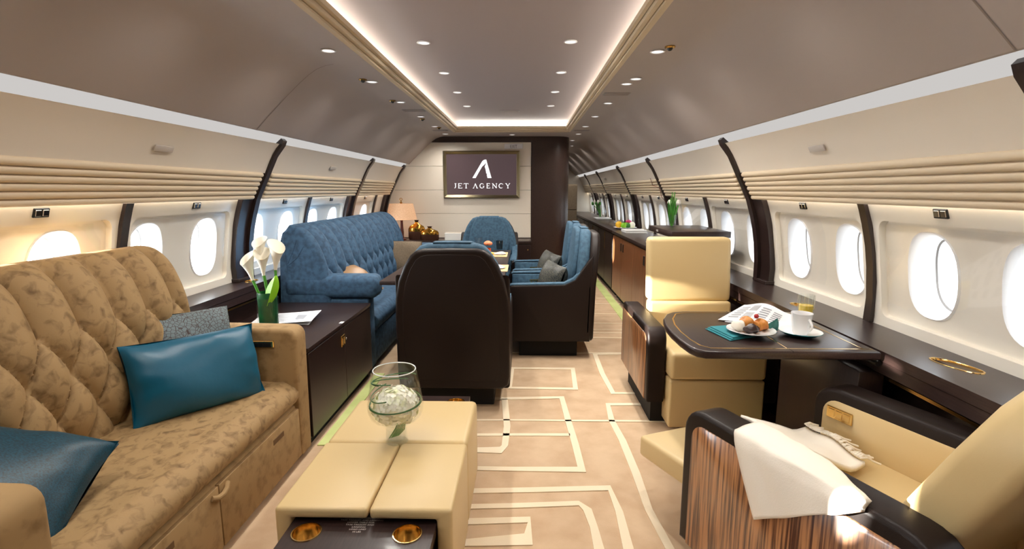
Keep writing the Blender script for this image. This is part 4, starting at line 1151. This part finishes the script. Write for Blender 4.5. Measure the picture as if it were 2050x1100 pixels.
for x, y in cupc: cup_lining('cup_holder', oval_at(x, y, 0, .042, .042), 0.327, 0.026, tr)
pf = part('drawer_box', MB().box(trx0 + .01, trx1 - .01, 1.18, 1.60, 0.03, 0.294), 'wenge', ct)
ft = plate([(trx0, 2.28), (trx1, 2.28), (trx1, 2.47), (trx0, 2.47)], [oval_at(-0.17, 2.395, 0, .042, .042)], 0.295, 0.327)
tr2 = part('tray', ft, 'wenge', ct); cup_lining('cup_holder', oval_at(-0.17, 2.395, 0, .042, .042), 0.327, 0.026, tr2)
part('drawer_box', MB().box(trx0 + .01, trx1 - .01, 2.30, 2.46, 0.03, 0.294), 'wenge', ct)
yy = 1.478
for ln, sz in (('CLOSE TABLE LEAVES FOR', .0098), ('TAXI TAKEOFF AND LANDING', .0098), ('LOWER TABLE FOR', .0098), ('TAXI TAKEOFF AND', .0098), ('LANDING', .0098), ('LOAD LIMIT', .0098), ('10 LBS', .0098)):
    tm = text_mesh(ln, sz)
    part('placard_text', MB().add([(-0.345 + x, yy + y, 0.3278) for x, y, z in tm.v], tm.f), 'label_ink', tr, smooth=0)
    yy -= 0.0112

# glass bowl vase with hydrangea
hv = thing('hydrangea_bowl', 'footed glass bowl with cream hydrangea and grass blades on coffee table', 'vase', (-0.335, 1.89, 0.381))
c = (-0.335, 1.89, 0.381)
part('glass_bowl', MB().lathe([(1e-4, .072), (.040, .074), (.072, .090), (.094, .110), (.104, .135), (.104, .155), (.097, .20), (.088, .25), (.079, .295), (.081, .296), (.0825, .295), (.092, .25), (.101, .20), (.108, .155), (.108, .134), (.097, .106), (.074, .086), (.042, .068), (.040, .055)], c, 48), 'vase_glass', hv, smooth=60)
part('glass_foot', MB().lathe([(.040, .060), (.041, .02), (.044, .006), (.043, 0.0), (1e-4, 0.0), (1e-4, .012), (.036, .014), (.036, .055)], c, 32), 'thick_glass', hv, smooth=50)
part('rim', MB().tube([(c[0] + .0808 * math.cos(a), c[1] + .0808 * math.sin(a), c[2] + .2955) for a in [2 * PI * k / 48 for k in range(48)]], .0022, 6, closed=True), mat('glass_rim', srgb(235, 240, 240), 0.1, coat=0.5), hv)
hb = MB(); rng = random.Random(3)
for k in range(560):
    zf = 1 - 2 * (k + .5) / 560; ph = k * 2.399963
    q = math.sqrt(1 - zf * zf); n = Vector((q * math.cos(ph), q * math.sin(ph), zf))
    p = Vector((c[0], c[1], c[2] + .150)) + Vector((n.x * .088, n.y * .088, n.z * .070)) * rng.uniform(.86, 1.06)
    a = n.cross(Vector((rng.uniform(-1, 1), rng.uniform(-1, 1), rng.uniform(-1, 1)))).normalized(); b = n.cross(a)
    s_ = rng.uniform(.008, .013); tl = n * s_ * rng.uniform(.2, .8)
    hb.add([tuple(p - a * s_ - b * s_ * .2), tuple(p - b * s_ + tl * .2), tuple(p + a * s_ + tl), tuple(p + b * s_ + tl * .6), tuple(p + n * .002)], [(0, 1, 4), (1, 2, 4), (2, 3, 4), (3, 0, 4)])
part('hydrangea_petals', hb, 'hydra', hv, smooth=60, kind='stuff')
part('hydrangea_core', MB().ball((c[0], c[1], c[2] + .15), .082, 20, 12, sz=.78), 'hydra', hv)
def ringblade(r, z, tilt, ph, m='grass', name='grass_blade', a0=0, a1=2 * PI):
    pts = [(c[0] + r * math.cos(a), c[1] + r * math.sin(a), c[2] + z + tilt * math.sin(a + ph)) for a in [a0 + (a1 - a0) * k / 32 for k in range(33)]]
    part(name, MB().tube(pts, .0022, 5), m, hv)
ringblade(.099, .165, .010, .4); ringblade(.100, .158, .006, 1.0); ringblade(.086, .255, .012, 2.2, a0=.5, a1=4.2); ringblade(.088, .245, .02, 3.0, a0=1.2, a1=4.8); ringblade(.093, .215, .03, 1.2, a0=2.2, a1=4.6)
for k in range(7):
    part('stem', MB().tube([(c[0] - .025 + .006 * k, c[1] - .02, c[2] + .02 + .002 * k), (c[0] - .005 + .006 * k, c[1], c[2] + .05), (c[0] + .01 + .004 * k, c[1] + .01, c[2] + .085)], .0022, 5), 'stem', hv)

# ================================================================== ZEBRANO BOX CHAIRS (local: facing +Y)
def box_arm(t, s, xi, xo, y0, y1, z0, z1, rfront, rrear, P):
    """dark padded frame round a zebrano outer panel and a cream inner panel"""
    prof = [(y0, z0), (y1, z0)]
    prof += [(y1 - rfront + rfront * math.cos(math.radians(a)), z1 - rfront + rfront * math.sin(math.radians(a))) for a in range(0, 91, 15)]
    prof += [(y0 + rrear + rrear * math.cos(math.radians(a)), z1 - rrear + rrear * math.sin(math.radians(a))) for a in range(90, 181, 15)]
    P('arm_frame', MB().prism(prof, 'x', *sorted((s * xi, s * xo)), r=0.016, seg=4), 'dark_leather', smooth=50)
    k = 0.045
    p2 = [(y0 + .01, z0 + .004), (y1 - k, z0 + .004)]
    rf = max(.01, rfront - k * .6); rb = max(.01, rrear - k * .6)
    p2 += [(y1 - k - rf + rf * math.cos(math.radians(a)), z1 - k - rf + rf * math.sin(math.radians(a))) for a in range(0, 91, 15)]
    p2 += [(y0 + .01 + rb + rb * math.cos(math.radians(a)), z1 - k - rb + rb * math.sin(math.radians(a))) for a in range(90, 181, 15)]
    P('veneer_panel', MB().prism(p2, 'x', *sorted((s * (xo - .004), s * (xo + .003))), r=0.0015, seg=1), 'zebra', smooth=50)
    ip = P('inner_panel', MB().prism(p2, 'x', *sorted((s * (xi - .003), s * (xi + .004))), r=0.0015, seg=1), 'cream_leather', smooth=50)
    return ip

# ---- near swivel armchair, bottom right
AC = (1.223, 1.488, 0.0); AR = math.radians(22)
ac = thing('swivel_armchair', 'cream armchair with striped zebrano arm panel, nearest the camera on right', 'armchair', AC, AR)
def PA(nm, mb, m, par=None, **k): return part(nm, mb, m, par or ac, local=True, **k)
ips = {}
for s in (-1, 1): ips[s] = box_arm(ac, s, 0.255, 0.37, -0.42, 0.40, 0.11, 0.62, 0.085, 0.10, PA)
PA('seat_cushion', MB().rbox(-0.252, 0.252, -0.27, 0.36, 0.27, 0.43, 0.03, 4), 'cream_leather', smooth=60)
bk = [(-0.25, .40), (.25, .40), (.265, .60), (.27, .80), (.255, .93), (.20, 1.0), (.12, 1.02), (-.12, 1.02), (-.20, 1.0), (-.255, .93), (-.27, .80), (-.265, .60)]
bmb = MB().prism(bk, 'y', -0.29, -0.15, r=0.035, seg=5)
bmb.v = [(x * (1 + .18 * max(0, z - .55)), y - 0.50 * max(0, z - .42), z) for x, y, z in bmb.v]
PA('backrest', bmb, 'cream_leather', smooth=60)
PA('pedestal', MB().rbox(-0.22, 0.22, -0.22, 0.2, 0.0, 0.27, 0.01, 2), 'dark_gap')
cpan = PA('seat_control', MB().rbox(0.2455, 0.2535, 0.235, 0.335, 0.505, 0.550, 0.002, 1), 'gold', label='polished gold seat control plate')
for k in range(3): PA('control_button', MB().rbox(0.2435, 0.2465, 0.243 + .029 * k, 0.268 + .029 * k, 0.513, 0.542, 0.002, 1), 'gold', cpan)
# leg rest pushed out in front
lrm = MB().rbox(-0.27, 0.27, 0.41, 0.80, 0.205, 0.300, 0.018, 4)
lrm.v = [(x, y, z + 0.06 * max(0, 0.8 - y)) for x, y, z in lrm.v]
PA('leg_rest', lrm, 'cream_leather', smooth=60)
PA('leg_rest_bracket', MB().box(-0.12, 0.12, 0.2, 0.72, 0.195, 0.215), 'dark_gap')

# ---- cream chair facing the camera behind the folding table
cc = thing('club_chair', 'cream leather chair with tall square back facing camera behind breakfast table', 'armchair', (1.245, 3.10, 0.0), PI)
def PC(nm, mb, m, par=None, **k): return part(nm, mb, m, par or cc, local=True, **k)
for s in (-1, 1): box_arm(cc, s, 0.268, 0.375, -0.50, 0.265, 0.15, 0.585, 0.075, 0.03, PC)
PC('seat_cushion', MB().rbox(-0.264, 0.264, -0.17, 0.352, 0.315, 0.470, 0.022, 4), 'cream_leather', smooth=60)
PC('seat_skirt', MB().rbox(-0.262, 0.262, -0.15, 0.345, 0.03, 0.310, 0.012, 3), 'cream_leather', smooth=60)
b1 = MB().rbox(-0.268, 0.268, -0.30, -0.19, 0.642, 1.055, 0.028, 5); b1.v = [(x, y - .12 * (z - .47), z) for x, y, z in b1.v]
PC('backrest', b1, 'cream_leather', smooth=60)
b2 = MB().rbox(-0.264, 0.264, -0.28, -0.165, 0.46, 0.645, 0.02, 4); b2.v = [(x, y - .12 * (z - .47), z) for x, y, z in b2.v]
PC('lumbar_cushion', b2, 'cream_leather', smooth=60)
PC('plinth', MB().box(-0.33, 0.33, -0.45, 0.2, 0.0, 0.15), 'dark_gap')

# ---- cream wool throw over the near armchair's left arm (built in the chair's frame, then placed)
MA = Matrix.Translation(AC) @ Matrix.Rotation(AR, 4, 'Z')
th = thing('wool_throw', 'cream fringed wool throw draped over the near armchair arm', 'throw', tuple(MA @ Vector((-0.312, 0.05, 0.62))), AR)
Mth = Matrix.Rotation(-AR, 4, 'Z') @ Matrix.Translation(-Vector(th.location)) @ MA
def throw_path(yl, hang, inner, xl=-0.245):
    """section across the arm at local y: outer hang, over the top, inner drop"""
    zo = 0.625; kk = max(0.0, min(1.0, (xl + 0.275) / 0.03)); L_ = lambda t: -0.372 + (xl + 0.372) * t
    pts = [(-0.385, zo - hang), (-0.384, zo - hang * .5), (-0.382, zo - min(.03, hang * .3)), (-0.372, zo + .004), (L_(.3), zo + .012), (L_(.7), zo + .012), (xl - .008, zo + .006 + .004 * (1 - kk)), (xl, zo + .008 - .038 * kk), (xl + .003, zo + .006 - (inner * .6 + .006) * kk), (xl + .006, zo + .004 - (inner + .004) * kk)]
    return pts
mb = MB(); NU, NV = 30, 40
def tfn(u, v):
    y = 0.165 - u * 0.405
    hang = 0.212 * (1 - u) + 0.014
    inner = 0.03 + .02 * math.sin(PI * u)
    pts, _ = resample([Vector((p[0], 0, p[1])) for p in throw_path(y, hang, inner, -0.245 - 0.105 * max(0.0, (u - .35) / .65) ** 1.3)], NV)
    p = pts[round(v * (NV - 1))]
    fold = 0.006 * math.sin(9 * u + 3 * v) * (1 - v) + .004 * math.sin(17 * u)
    yy_ = y - 0.11 * (1 - u) * max(0.0, 1 - v / 0.55) + 0.015 * (1 - u) * max(0.0, (v - .6) / .4)
    return tuple(Mth @ Vector((p.x - abs(fold) * .9 - .004 * (1 - v), yy_, p.z + .003 + .002 * math.sin(13 * u))))
mb.grid(tfn, NU, NV)
o1 = part('draped_layer', mb, 'throw', th, local=True, smooth=80)
sm = o1.modifiers.new('solid', 'SOLIDIFY'); sm.thickness = 0.016; sm.offset = -1.0
mb = MB()
def tfn2(u, v):   # inner fold lying over the seat
    y = 0.27 - u * 0.26
    x = -0.245 + v * (0.40 - .05 * u); z = 0.615 - 0.135 * min(1, v * 1.25) ** .9
    return tuple(Mth @ Vector((x, y + .07 * v, z + .008 * math.sin(8 * u + 4 * v))))
mb.grid(tfn2, 18, 14)
o2 = part('seat_fold', mb, 'throw', th, local=True, smooth=80)
sm = o2.modifiers.new('solid', 'SOLIDIFY'); sm.thickness = 0.014; sm.offset = 1.0
rng = random.Random(5)
for k in range(34):
    u = k / 33
    p0 = Vector(tfn2(u * .95, .97)); d = Vector((rng.uniform(.75, 1.0), rng.uniform(-.45, .25), 0)).normalized(); ln = rng.uniform(.06, .085)
    pts = [p0 + Vector((0, 0, .012)), p0 + d * ln * .35 + Vector((0, 0, .012)), p0 + d * ln * .7 + Vector((0, rng.uniform(-.006, .006), -.002)), p0 + d * ln + Vector((0, 0, -.010))]
    zmin = 0.436 - th.location.z
    pts = [Vector((q.x, q.y, max(q.z, zmin + .003))) for q in pts]
    part('tassel', MB().tube(pts, .0034, 6), 'throw', th, local=True)

# ================================================================== BREAKFAST TABLE (folds out from the right ledge)
bt = thing('folding_table', 'dark wood folding breakfast table with gold inlay lines by right windows', 'table', (1.2, 2.27, 0.0))
TZ = 0.742
topo = [(1.545, 1.945), (1.545, 2.615), (0.985, 2.615), (0.93, 2.60), (0.885, 2.555), (0.845, 2.46), (0.822, 2.34), (0.815, 2.22), (0.818, 2.10), (0.828, 2.01), (0.845, 1.965), (0.875, 1.945)]
part('table_top', MB().prism(topo, 'z', TZ - .034, TZ, r=0.008, seg=3), 'wenge', bt, smooth=50)
def inlay(pts, wd=0.006):
    part('gold_inlay', ribbon([(x, y, 0) for x, y in pts], wd, TZ - .002, TZ + .0009), 'gold', bt, smooth=0)
inlay([(1.535, 1.982), (0.905, 1.982), (0.875, 2.02), (0.862, 2.10), (0.858, 2.22), (0.866, 2.34), (0.888, 2.45), (0.93, 2.55), (0.985, 2.582), (1.535, 2.582)])
inlay([(1.205, 1.982), (1.205, 2.582)], .004)
inlay([(1.50, 1.982), (1.50, 2.582)], .004)
part('centre_joint', MB().box(1.2085, 1.2105, 1.946, 2.614, TZ - .03, TZ + .0004), 'dark_gap', bt)
part('support_arm', MB().rbox(1.30, 1.552, 2.20, 2.26, 0.66, 0.708, .004, 2), 'wenge', bt)
part('side_box', MB().rbox(1.50, 1.60, 1.99, 2.60, 0.02, 0.645, .004, 2), 'wenge_v', bt)
part('hinge', MB().lathe([(1e-4, -.03), (.012, -.03), (.012, .03), (1e-4, .03)], (1.55, 1.99, .69), 12, axis='y'), 'black', bt)
def tp(px, py, z=TZ): return fl(px, py, z)
# newspaper
p = tp(1525, 632)
nw = thing('newspaper', 'open newspaper on the breakfast table behind the pastry plate', 'newspaper', (p.x, p.y, TZ))
q = [tp(1437, 642), tp(1562, 660), tp(1578, 630), tp(1490, 612)]
pl_ = [(v.x, v.y) for v in q]
def news(pts, z, bow):
    A, B_2, C_, D_ = [Vector(a) for a in pts]
    def fn(u, v):
        p_ = A.lerp(B_2, u).lerp(D_.lerp(C_, u), v)
        return (p_.x, p_.y, z + bow * (math.sin(PI * u) ** 1.5) * (0.3 + v))
    return fn
f1 = news(pl_, TZ + .004, .022)
part('page', MB().grid(f1, 16, 8), 'newsprint', nw)
f2 = news([(pl_[0][0] + .02, pl_[0][1] - .03), (pl_[1][0] + .05, pl_[1][1] - .005), (pl_[2][0] + .02, pl_[2][1] - .03), (pl_[3][0] + .01, pl_[3][1])], TZ + .0015, .010)
part('page', MB().grid(f2, 16, 8), 'newsprint', nw)
part('fold', MB().grid(lambda u, v: tuple(Vector(f1(.35 + .5 * u, 0)) + Vector((.004, -.012 * math.sin(PI * v), .004 * math.cos(PI * v)))), 10, 6), 'newsprint', nw)
for (u0, u1, v0, v1, m_) in ((.08, .26, .18, .85, 'ink'), (.30, .46, .15, .5, 'ink'), (.30, .46, .58, .88, 'ink'), (.52, .70, .2, .85, 'ink'), (.76, .92, .2, .8, 'ink')):
    for r_ in range(6):
        va = v0 + (v1 - v0) * r_ / 6; vb = va + (v1 - v0) / 6 * .5
        part('print_line', MB().grid(lambda u, v: tuple(Vector(f1(u0 + (u1 - u0) * u, va + (vb - va) * v)) + Vector((0, 0, .0012))), 4, 2), m_, nw)
# teal napkin
p = tp(1480, 672)
nk = thing('cloth_napkin', 'folded teal napkin under the pastry plate', 'napkin', (p.x, p.y, TZ))
a_, b_, c_, d_ = tp(1412, 660), tp(1462, 684), tp(1556, 668), tp(1500, 655)
for k in range(3):
    part('fold', MB().prism([(a_.x + .01 * k, a_.y), (b_.x + .008 * k, b_.y + .006 * k), (c_.x, c_.y + .01 * k), (d_.x, d_.y)], 'z', TZ + .001 + .005 * k, TZ + .005 + .005 * k, r=.0015, seg=1), 'teal_napkin', nk)
# pastry plate
p = tp(1503, 664, TZ + .02); PX, PY, PZ = p.x, p.y, TZ + .0165
plate_thing('dessert_plate', (PX, PY, PZ), 0.098, 'white plate of pastries on the teal napkin')
pz = PZ + .006
def pastry(name, lab, mb, m):
    cx_ = sum(v[0] for v in mb.v) / len(mb.v); cy_ = sum(v[1] for v in mb.v) / len(mb.v)
    mb.v = [(cx_ + (x - cx_) * k_, cy_ + (y - cy_) * k_, z + .004 * math.sin(160 * x + 90 * y)) for x, y, z in mb.v for k_ in (1 + .10 * math.sin(5 * math.atan2(y - cy_, x - cx_)) + .05 * math.sin(220 * z),)]
    return single(name, mb, m, lab, 'pastry', 'pastries on the breakfast plate', smooth=70)
pastry('bread_roll', 'golden round roll at the back of the pastry plate', MB().ball((PX - .005, PY + .035, pz + .026), .032, 28, 18, sz=.85), 'pastry')
pastry('danish_pastry', 'golden danish at the right of the pastry plate', MB().ball((PX + .045, PY + .012, pz + .024), .030, 28, 18, sz=.82, sx=1.15), 'pastry')
pastry('sugared_bun', 'pale sugared bun at the left of the pastry plate', MB().ball((PX - .052, PY + .005, pz + .022), .028, 14, 10, sz=.8), 'throw')
pastry('chocolate_eclair', 'dark chocolate pastry at the front of the plate', MB().ball((PX - .010, PY - .030, pz + .018), .022, 14, 10, sz=.85, sx=1.5), 'choco')
single('raspberry', MB().ball((PX + .028, PY + .020, pz + .060), .010, 10, 8), 'berry', 'red berry on top of the danish pastry', 'berry')
fan = MB()
def ffn(u, v):
    a = math.radians(-25 + 60 * v); r = .02 + .062 * u
    return (PX + .055 + r * math.cos(a) * .9, PY + .0 + r * .3 * math.cos(a), pz + .018 + r * math.sin(a) * .75 + .003 * math.cos(v * 9 * PI))
single('paper_fan', fan.grid(ffn, 6, 28), 'teal_leaf', 'pleated teal paper fan at right edge of pastry plate', 'paper fan', smooth=0)
# cup and saucer
p = tp(1602, 668, TZ + .01); CX, CY = p.x, p.y
sa = thing('saucer', 'white saucer with teal underside beneath the coffee cup', 'saucer', (CX, CY, TZ))
part('upper_glaze', MB().lathe([(1e-4, .007), (.035, .007), (.06, .012), (.085, .022)], (CX, CY, TZ), 32), 'china', sa)
part('lower_glaze', MB().lathe([(1e-4, .001), (.04, .001), (.065, .007), (.0865, .021), (.085, .0222)], (CX, CY, TZ), 32), 'teal_rim', sa)
cu = thing('coffee_cup', 'tall white coffee cup with handle on the saucer', 'cup', (CX, CY, TZ + .008))
part('cup_body', MB().lathe([(1e-4, .002), (.026, .002), (.029, .012), (.0345, .055), (.040, .088), (.0425, .093), (.0435, .0925), (.041, .086), (.0365, .050), (.031, .010), (.027, 0), (1e-4, 0)], (CX, CY, TZ + .008), 32), 'china', cu, smooth=60)
hp = [(CX + .030 * math.cos(t_) * 0 + .012 + .0, CY - .036 - .026 * math.sin(PI * k / 10) , TZ + .008 + .072 - .052 * k / 10) for k, t_ in [(k, 0) for k in range(11)]]
part('handle', MB().tube(hp, .0048, 8), 'china', cu)
part('coffee', MB().lathe([(1e-4, .07), (.036, .07)], (CX, CY, TZ + .008), 24), 'choco', cu)
# juice glass
p = tp(1622, 652, TZ); JX, JY = p.x, p.y + .05
jg = thing('juice_glass', 'cut-glass tumbler half full of orange juice behind the coffee cup', 'glass', (JX, JY, TZ))
nfl = 20
def fl_ring(r, z, d): return [(JX + (r + d * (k % 2)) * math.cos(2 * PI * k / (nfl * 2)), JY + (r + d * (k % 2)) * math.sin(2 * PI * k / (nfl * 2)), TZ + z) for k in range(nfl * 2)]
g_ = MB(); rings = [fl_ring(.031, .001, .0), fl_ring(.032, .01, .0015), fl_ring(.0345, .12, .0025), fl_ring(.035, .135, .001), fl_ring(.032, .135, .001), fl_ring(.029, .012, 0)]
for r1, r2 in zip(rings, rings[1:]): loft(g_, r1, r2)
part('tumbler', g_, 'thick_glass', jg, smooth=20)
part('orange_juice', MB().lathe([(1e-4, .012), (.0285, .012), (.0305, .085), (1e-4, .085)], (JX, JY, TZ), 28), 'juice', jg)

# ================================================================== RIGHT SIDEBOARDS
sd = thing('sideboard', 'walnut-fronted sideboard with dark top in right aisle', 'sideboard', (1.45, 5.2, 0))
part('carcass', MB().box(1.318, 1.552, 3.90, 6.58, 0.09, 0.815), 'wenge', sd)
part('worktop', MB().rbox(1.285, 1.70, 3.88, 6.60, 0.816, 0.852, .004, 2), 'wenge', sd)
part('plinth', MB().box(1.36, 1.55, 3.92, 6.56, 0.0, 0.09), 'dark_gap', sd)
for (a_, b_) in ((3.905, 4.785), (4.79, 5.345), (5.35, 5.955), (5.96, 6.575)):
    dr = part('door', MB().rbox(1.298, 1.318, a_, b_, 0.095, 0.80, .002, 1), 'walnut', sd)
    yl = b_ - .06 if b_ > 6.5 or b_ < 5 else a_ + .06
    if 5 < b_: yl = (a_ + .06) if abs(b_ - 5.955) > .01 else b_ - .06
    la = part('latch', MB().rbox(1.292, 1.299, yl - .025, yl + .025, .655, .745, .002, 1), 'black', dr)
sf = thing('sideboard', 'dark wood sideboard farther along the right aisle with slim doors', 'sideboard', (1.45, 9.4, 0))
part('carcass', MB().box(1.318, 1.552, 6.63, 12.4, 0.09, 0.815), 'wenge', sf)
part('worktop', MB().rbox(1.285, 1.70, 6.61, 12.4, 0.816, 0.852, .004, 2), 'wenge', sf)
part('plinth', MB().box(1.36, 1.55, 6.65, 12.38, 0.0, 0.09), 'dark_gap', sf)
for k in range(9):
    ya = 6.64 + k * .64
    dr = part('door', MB().rbox(1.302, 1.318, ya, ya + .63, .095, .80, .002, 1), 'wenge_v', sf)
    part('edge_pull', MB().box(1.296, 1.303, ya + .01, ya + .02, .55, .78), 'chrome' if k % 2 == 0 else 'brass', dr)
# raised shelf on the near end
rs = thing('raised_shelf', 'raised dark wood counter shelf behind the cream club chair', 'shelf', (1.49, 4.29, .852))
part('shelf_top', MB().rbox(1.275, 1.715, 3.89, 4.62, 1.005, 1.052, .004, 2), 'wenge', rs)
part('shelf_support', MB().box(1.50, 1.69, 3.95, 3.99, .853, 1.005), 'wenge', rs)
part('shelf_support', MB().box(1.50, 1.69, 4.52, 4.56, .853, 1.005), 'wenge', rs)
part('shelf_tag', MB().box(1.2735, 1.2755, 4.30, 4.36, 1.02, 1.036), 'grey_plastic', rs)
def st(px, py): return fl(px, py, .853)
# items on the sideboard
p = fl(1338, 449, 1.053)
tv_ = thing('tulip_vase', 'clear vase of white tulips on the raised shelf', 'vase', (1.42, 4.42, 1.053))
TX, TY = 1.42, 4.42
part('glass_tube', MB().lathe([(1e-4, .003), (.028, .003), (.032, .10), (.034, .10), (.030, 0), (1e-4, 0)], (TX, TY, 1.053), 20), 'vase_glass', tv_)
rng = random.Random(11)
for k in range(7):
    a = 2 * PI * k / 7; dx, dy = .018 * math.cos(a), .018 * math.sin(a); h_ = .19 + .05 * (k % 3)
    tip = (TX + dx * 2.2 + .01, TY + dy * 2, 1.053 + h_)
    part('stem', MB().tube([(TX + dx * .4, TY + dy * .4, 1.06), (TX + dx, TY + dy, 1.11), tip], .004, 6), 'stem', tv_)
    if k % 3 == 0: part('tulip_bloom', MB().ball((tip[0], tip[1], tip[2] + .014), .017, 10, 8, sz=1.4), 'tulip', tv_)
    else: part('leaf', MB().grid(lambda u, v: (TX + dx * (1 + 2 * u) + (v - .5) * .022 * math.sin(PI * (u * .9 + .08)), TY + dy * (1 + 2 * u), 1.08 + .20 * u), 7, 3), 'leaf', tv_)
part('curled_twig', MB().tube([(TX, TY, 1.08), (TX - .02, TY, 1.22), (TX - .09, TY + .02, 1.30), (TX - .12, TY, 1.38), (TX - .17, TY + .03, 1.40), (TX - .20, TY, 1.46)], .0022, 6), 'lamp_wood', tv_)
p = st(1251, 456)
fp = (1.50, 6.86, .853)
plate_thing('fruit_plate', fp, .15, 'white oval plate holding fruit on the sideboard')
for i, (dx, dy, r_, m_, nm, lab) in enumerate(((-.085, 0, .045, 'yellow_petal', 'orange', 'orange on the sideboard fruit plate'), (-.03, -.05, .038, 'leaf_lime', 'green_apple', 'green apple at the front of the fruit plate'),
        (.02, .03, .036, 'leaf_lime', 'lime', 'lime at the back of the fruit plate'), (.085, -.02, .042, 'hydra', 'melon_slice', 'pale melon piece on right of fruit plate'), (.03, -.03, .034, 'leaf', 'green_pear', 'small green pear in the middle of fruit plate'))):
    single(nm, MB().ball((fp[0] + dx, fp[1] + dy, .853 + .012 + r_), r_, 14, 10), m_, lab, 'fruit', 'fruit on the sideboard plate', smooth=70)
fb_ = thing('orchid_bloom', 'magenta flower laid on the fruit plate', 'flower', (fp[0] + .05, fp[1] + .03, .92))
bloom((fp[0] + .05, fp[1] + .05, .945), .04, 'pink_petal', fb_)
bk_ = thing('coffee_table_book', 'white hardback book lying flat on the sideboard', 'book', (1.50, 6.32, .853))
part('page_block', MB().box(1.385, 1.625, 6.17, 6.47, .857, .879), 'paper', bk_)
part('cover', MB().rbox(1.38, 1.63, 6.165, 6.475, .879, .883, .001, 1), 'white_plastic', bk_)
part('cover', MB().rbox(1.38, 1.63, 6.165, 6.475, .853, .857, .001, 1), 'white_plastic', bk_)
part('spine', MB().rbox(1.376, 1.381, 6.165, 6.475, .853, .883, .001, 1), 'white_plastic', bk_)
nb = thing('magazine', 'grey magazine lying on the sideboard nearest the raised shelf', 'magazine', (1.45, 4.95, .853))
part('pages', MB().rbox(1.36, 1.56, 4.82, 5.09, .853, .857, .001, 1), 'ink', nb)
part('cover', MB().rbox(1.36, 1.56, 4.82, 5.09, .857, .859, .0005, 1), 'newsprint', nb)
for (x_, y_, m_, h_, nm, lab) in ((1.36, 4.36, 'white_plastic', .10, 'sugar_jar', 'small white jar under the raised shelf'), (1.44, 4.22, 'leaf_dark', .11, 'green_bottle', 'squat green bottle under the raised shelf'), (1.56, 4.30, 'white_plastic', .09, 'milk_jug', 'small white jug under the right part of raised shelf')):
    t = thing(nm, lab, 'jar', (x_, y_, .853))
    part('body', MB().lathe([(1e-4, 0), (.035, 0), (.038, .02), (.038, h_ * .7), (.022, h_ * .9)], (x_, y_, .853), 18), m_, t, smooth=50)
    part('lid', MB().lathe([(.022, h_ * .88), (.024, h_), (1e-4, h_)], (x_, y_, .853), 18), 'chrome', t)
# far vase with tulips on a tray with books
FX, FY = 1.58, 9.25
bb = thing('book', 'pale blue book under the far glass vase on sideboard', 'book', (FX, FY - .02, .853))
part('page_block', MB().box(FX - .16, FX + .10, FY - .22, FY + .16, .856, .872), 'paper', bb)
part('cover', MB().rbox(FX - .165, FX + .105, FY - .225, FY + .165, .872, .876, .001, 1), 'newsprint', bb)
gv = thing('glass_pitcher', 'round glass vase with green tulips far along the sideboard', 'vase', (FX - .05, FY, .876))
part('glass_globe', MB().lathe([(1e-4, .003), (.04, .004), (.085, .05), (.10, .10), (.085, .16), (.05, .20), (.054, .205), (.088, .163), (.103, .10), (.088, .048), (.042, 0), (1e-4, 0)], (FX - .05, FY, .876), 28), 'vase_glass', gv, smooth=60)
for k in range(5):
    dx = -.02 - .022 * k
    tip = (FX - .05 + dx * 1.4, FY - .02 + .01 * k, .876 + .25 + .03 * (k % 2))
    part('stem', MB().tube([(FX - .05 + dx * .2, FY, .89), (FX - .05 + dx * .5, FY, 1.0), tip], .006, 6), 'leaf', gv)
    part('tulip_bloom', MB().ball(tip, .022, 10, 8, sz=1.5), 'tulip' if k % 2 else 'leaf', gv)

# ================================================================== CORRIDOR: GALLEY UNIT WITH PHONE
gu = thing('corridor_cupboard', 'tall taupe cupboard with handset beyond the dark column', 'cupboard', (0.93, 9.2, 0))
part('body', MB().rbox(0.787, 1.075, 9.0, 9.6, 0.0, 1.46, .006, 2), 'taupe', gu)
part('door', MB().rbox(0.80, 1.065, 8.985, 9.0, 0.05, 1.02, .003, 1), 'taupe', gu)
part('door', MB().rbox(0.80, 1.065, 8.985, 9.0, 1.03, 1.44, .003, 1), 'taupe', gu)
hs = part('handset', MB().rbox(0.86, 0.91, 8.965, 8.986, 1.10, 1.24, .006, 2), 'white_plastic', gu)
part('handset_cord', MB().tube([(0.885, 8.965, 1.10), (0.885, 8.95, 1.05), (0.90, 8.96, 1.0), (0.88, 8.97, .95)], .004, 6), 'black', hs)
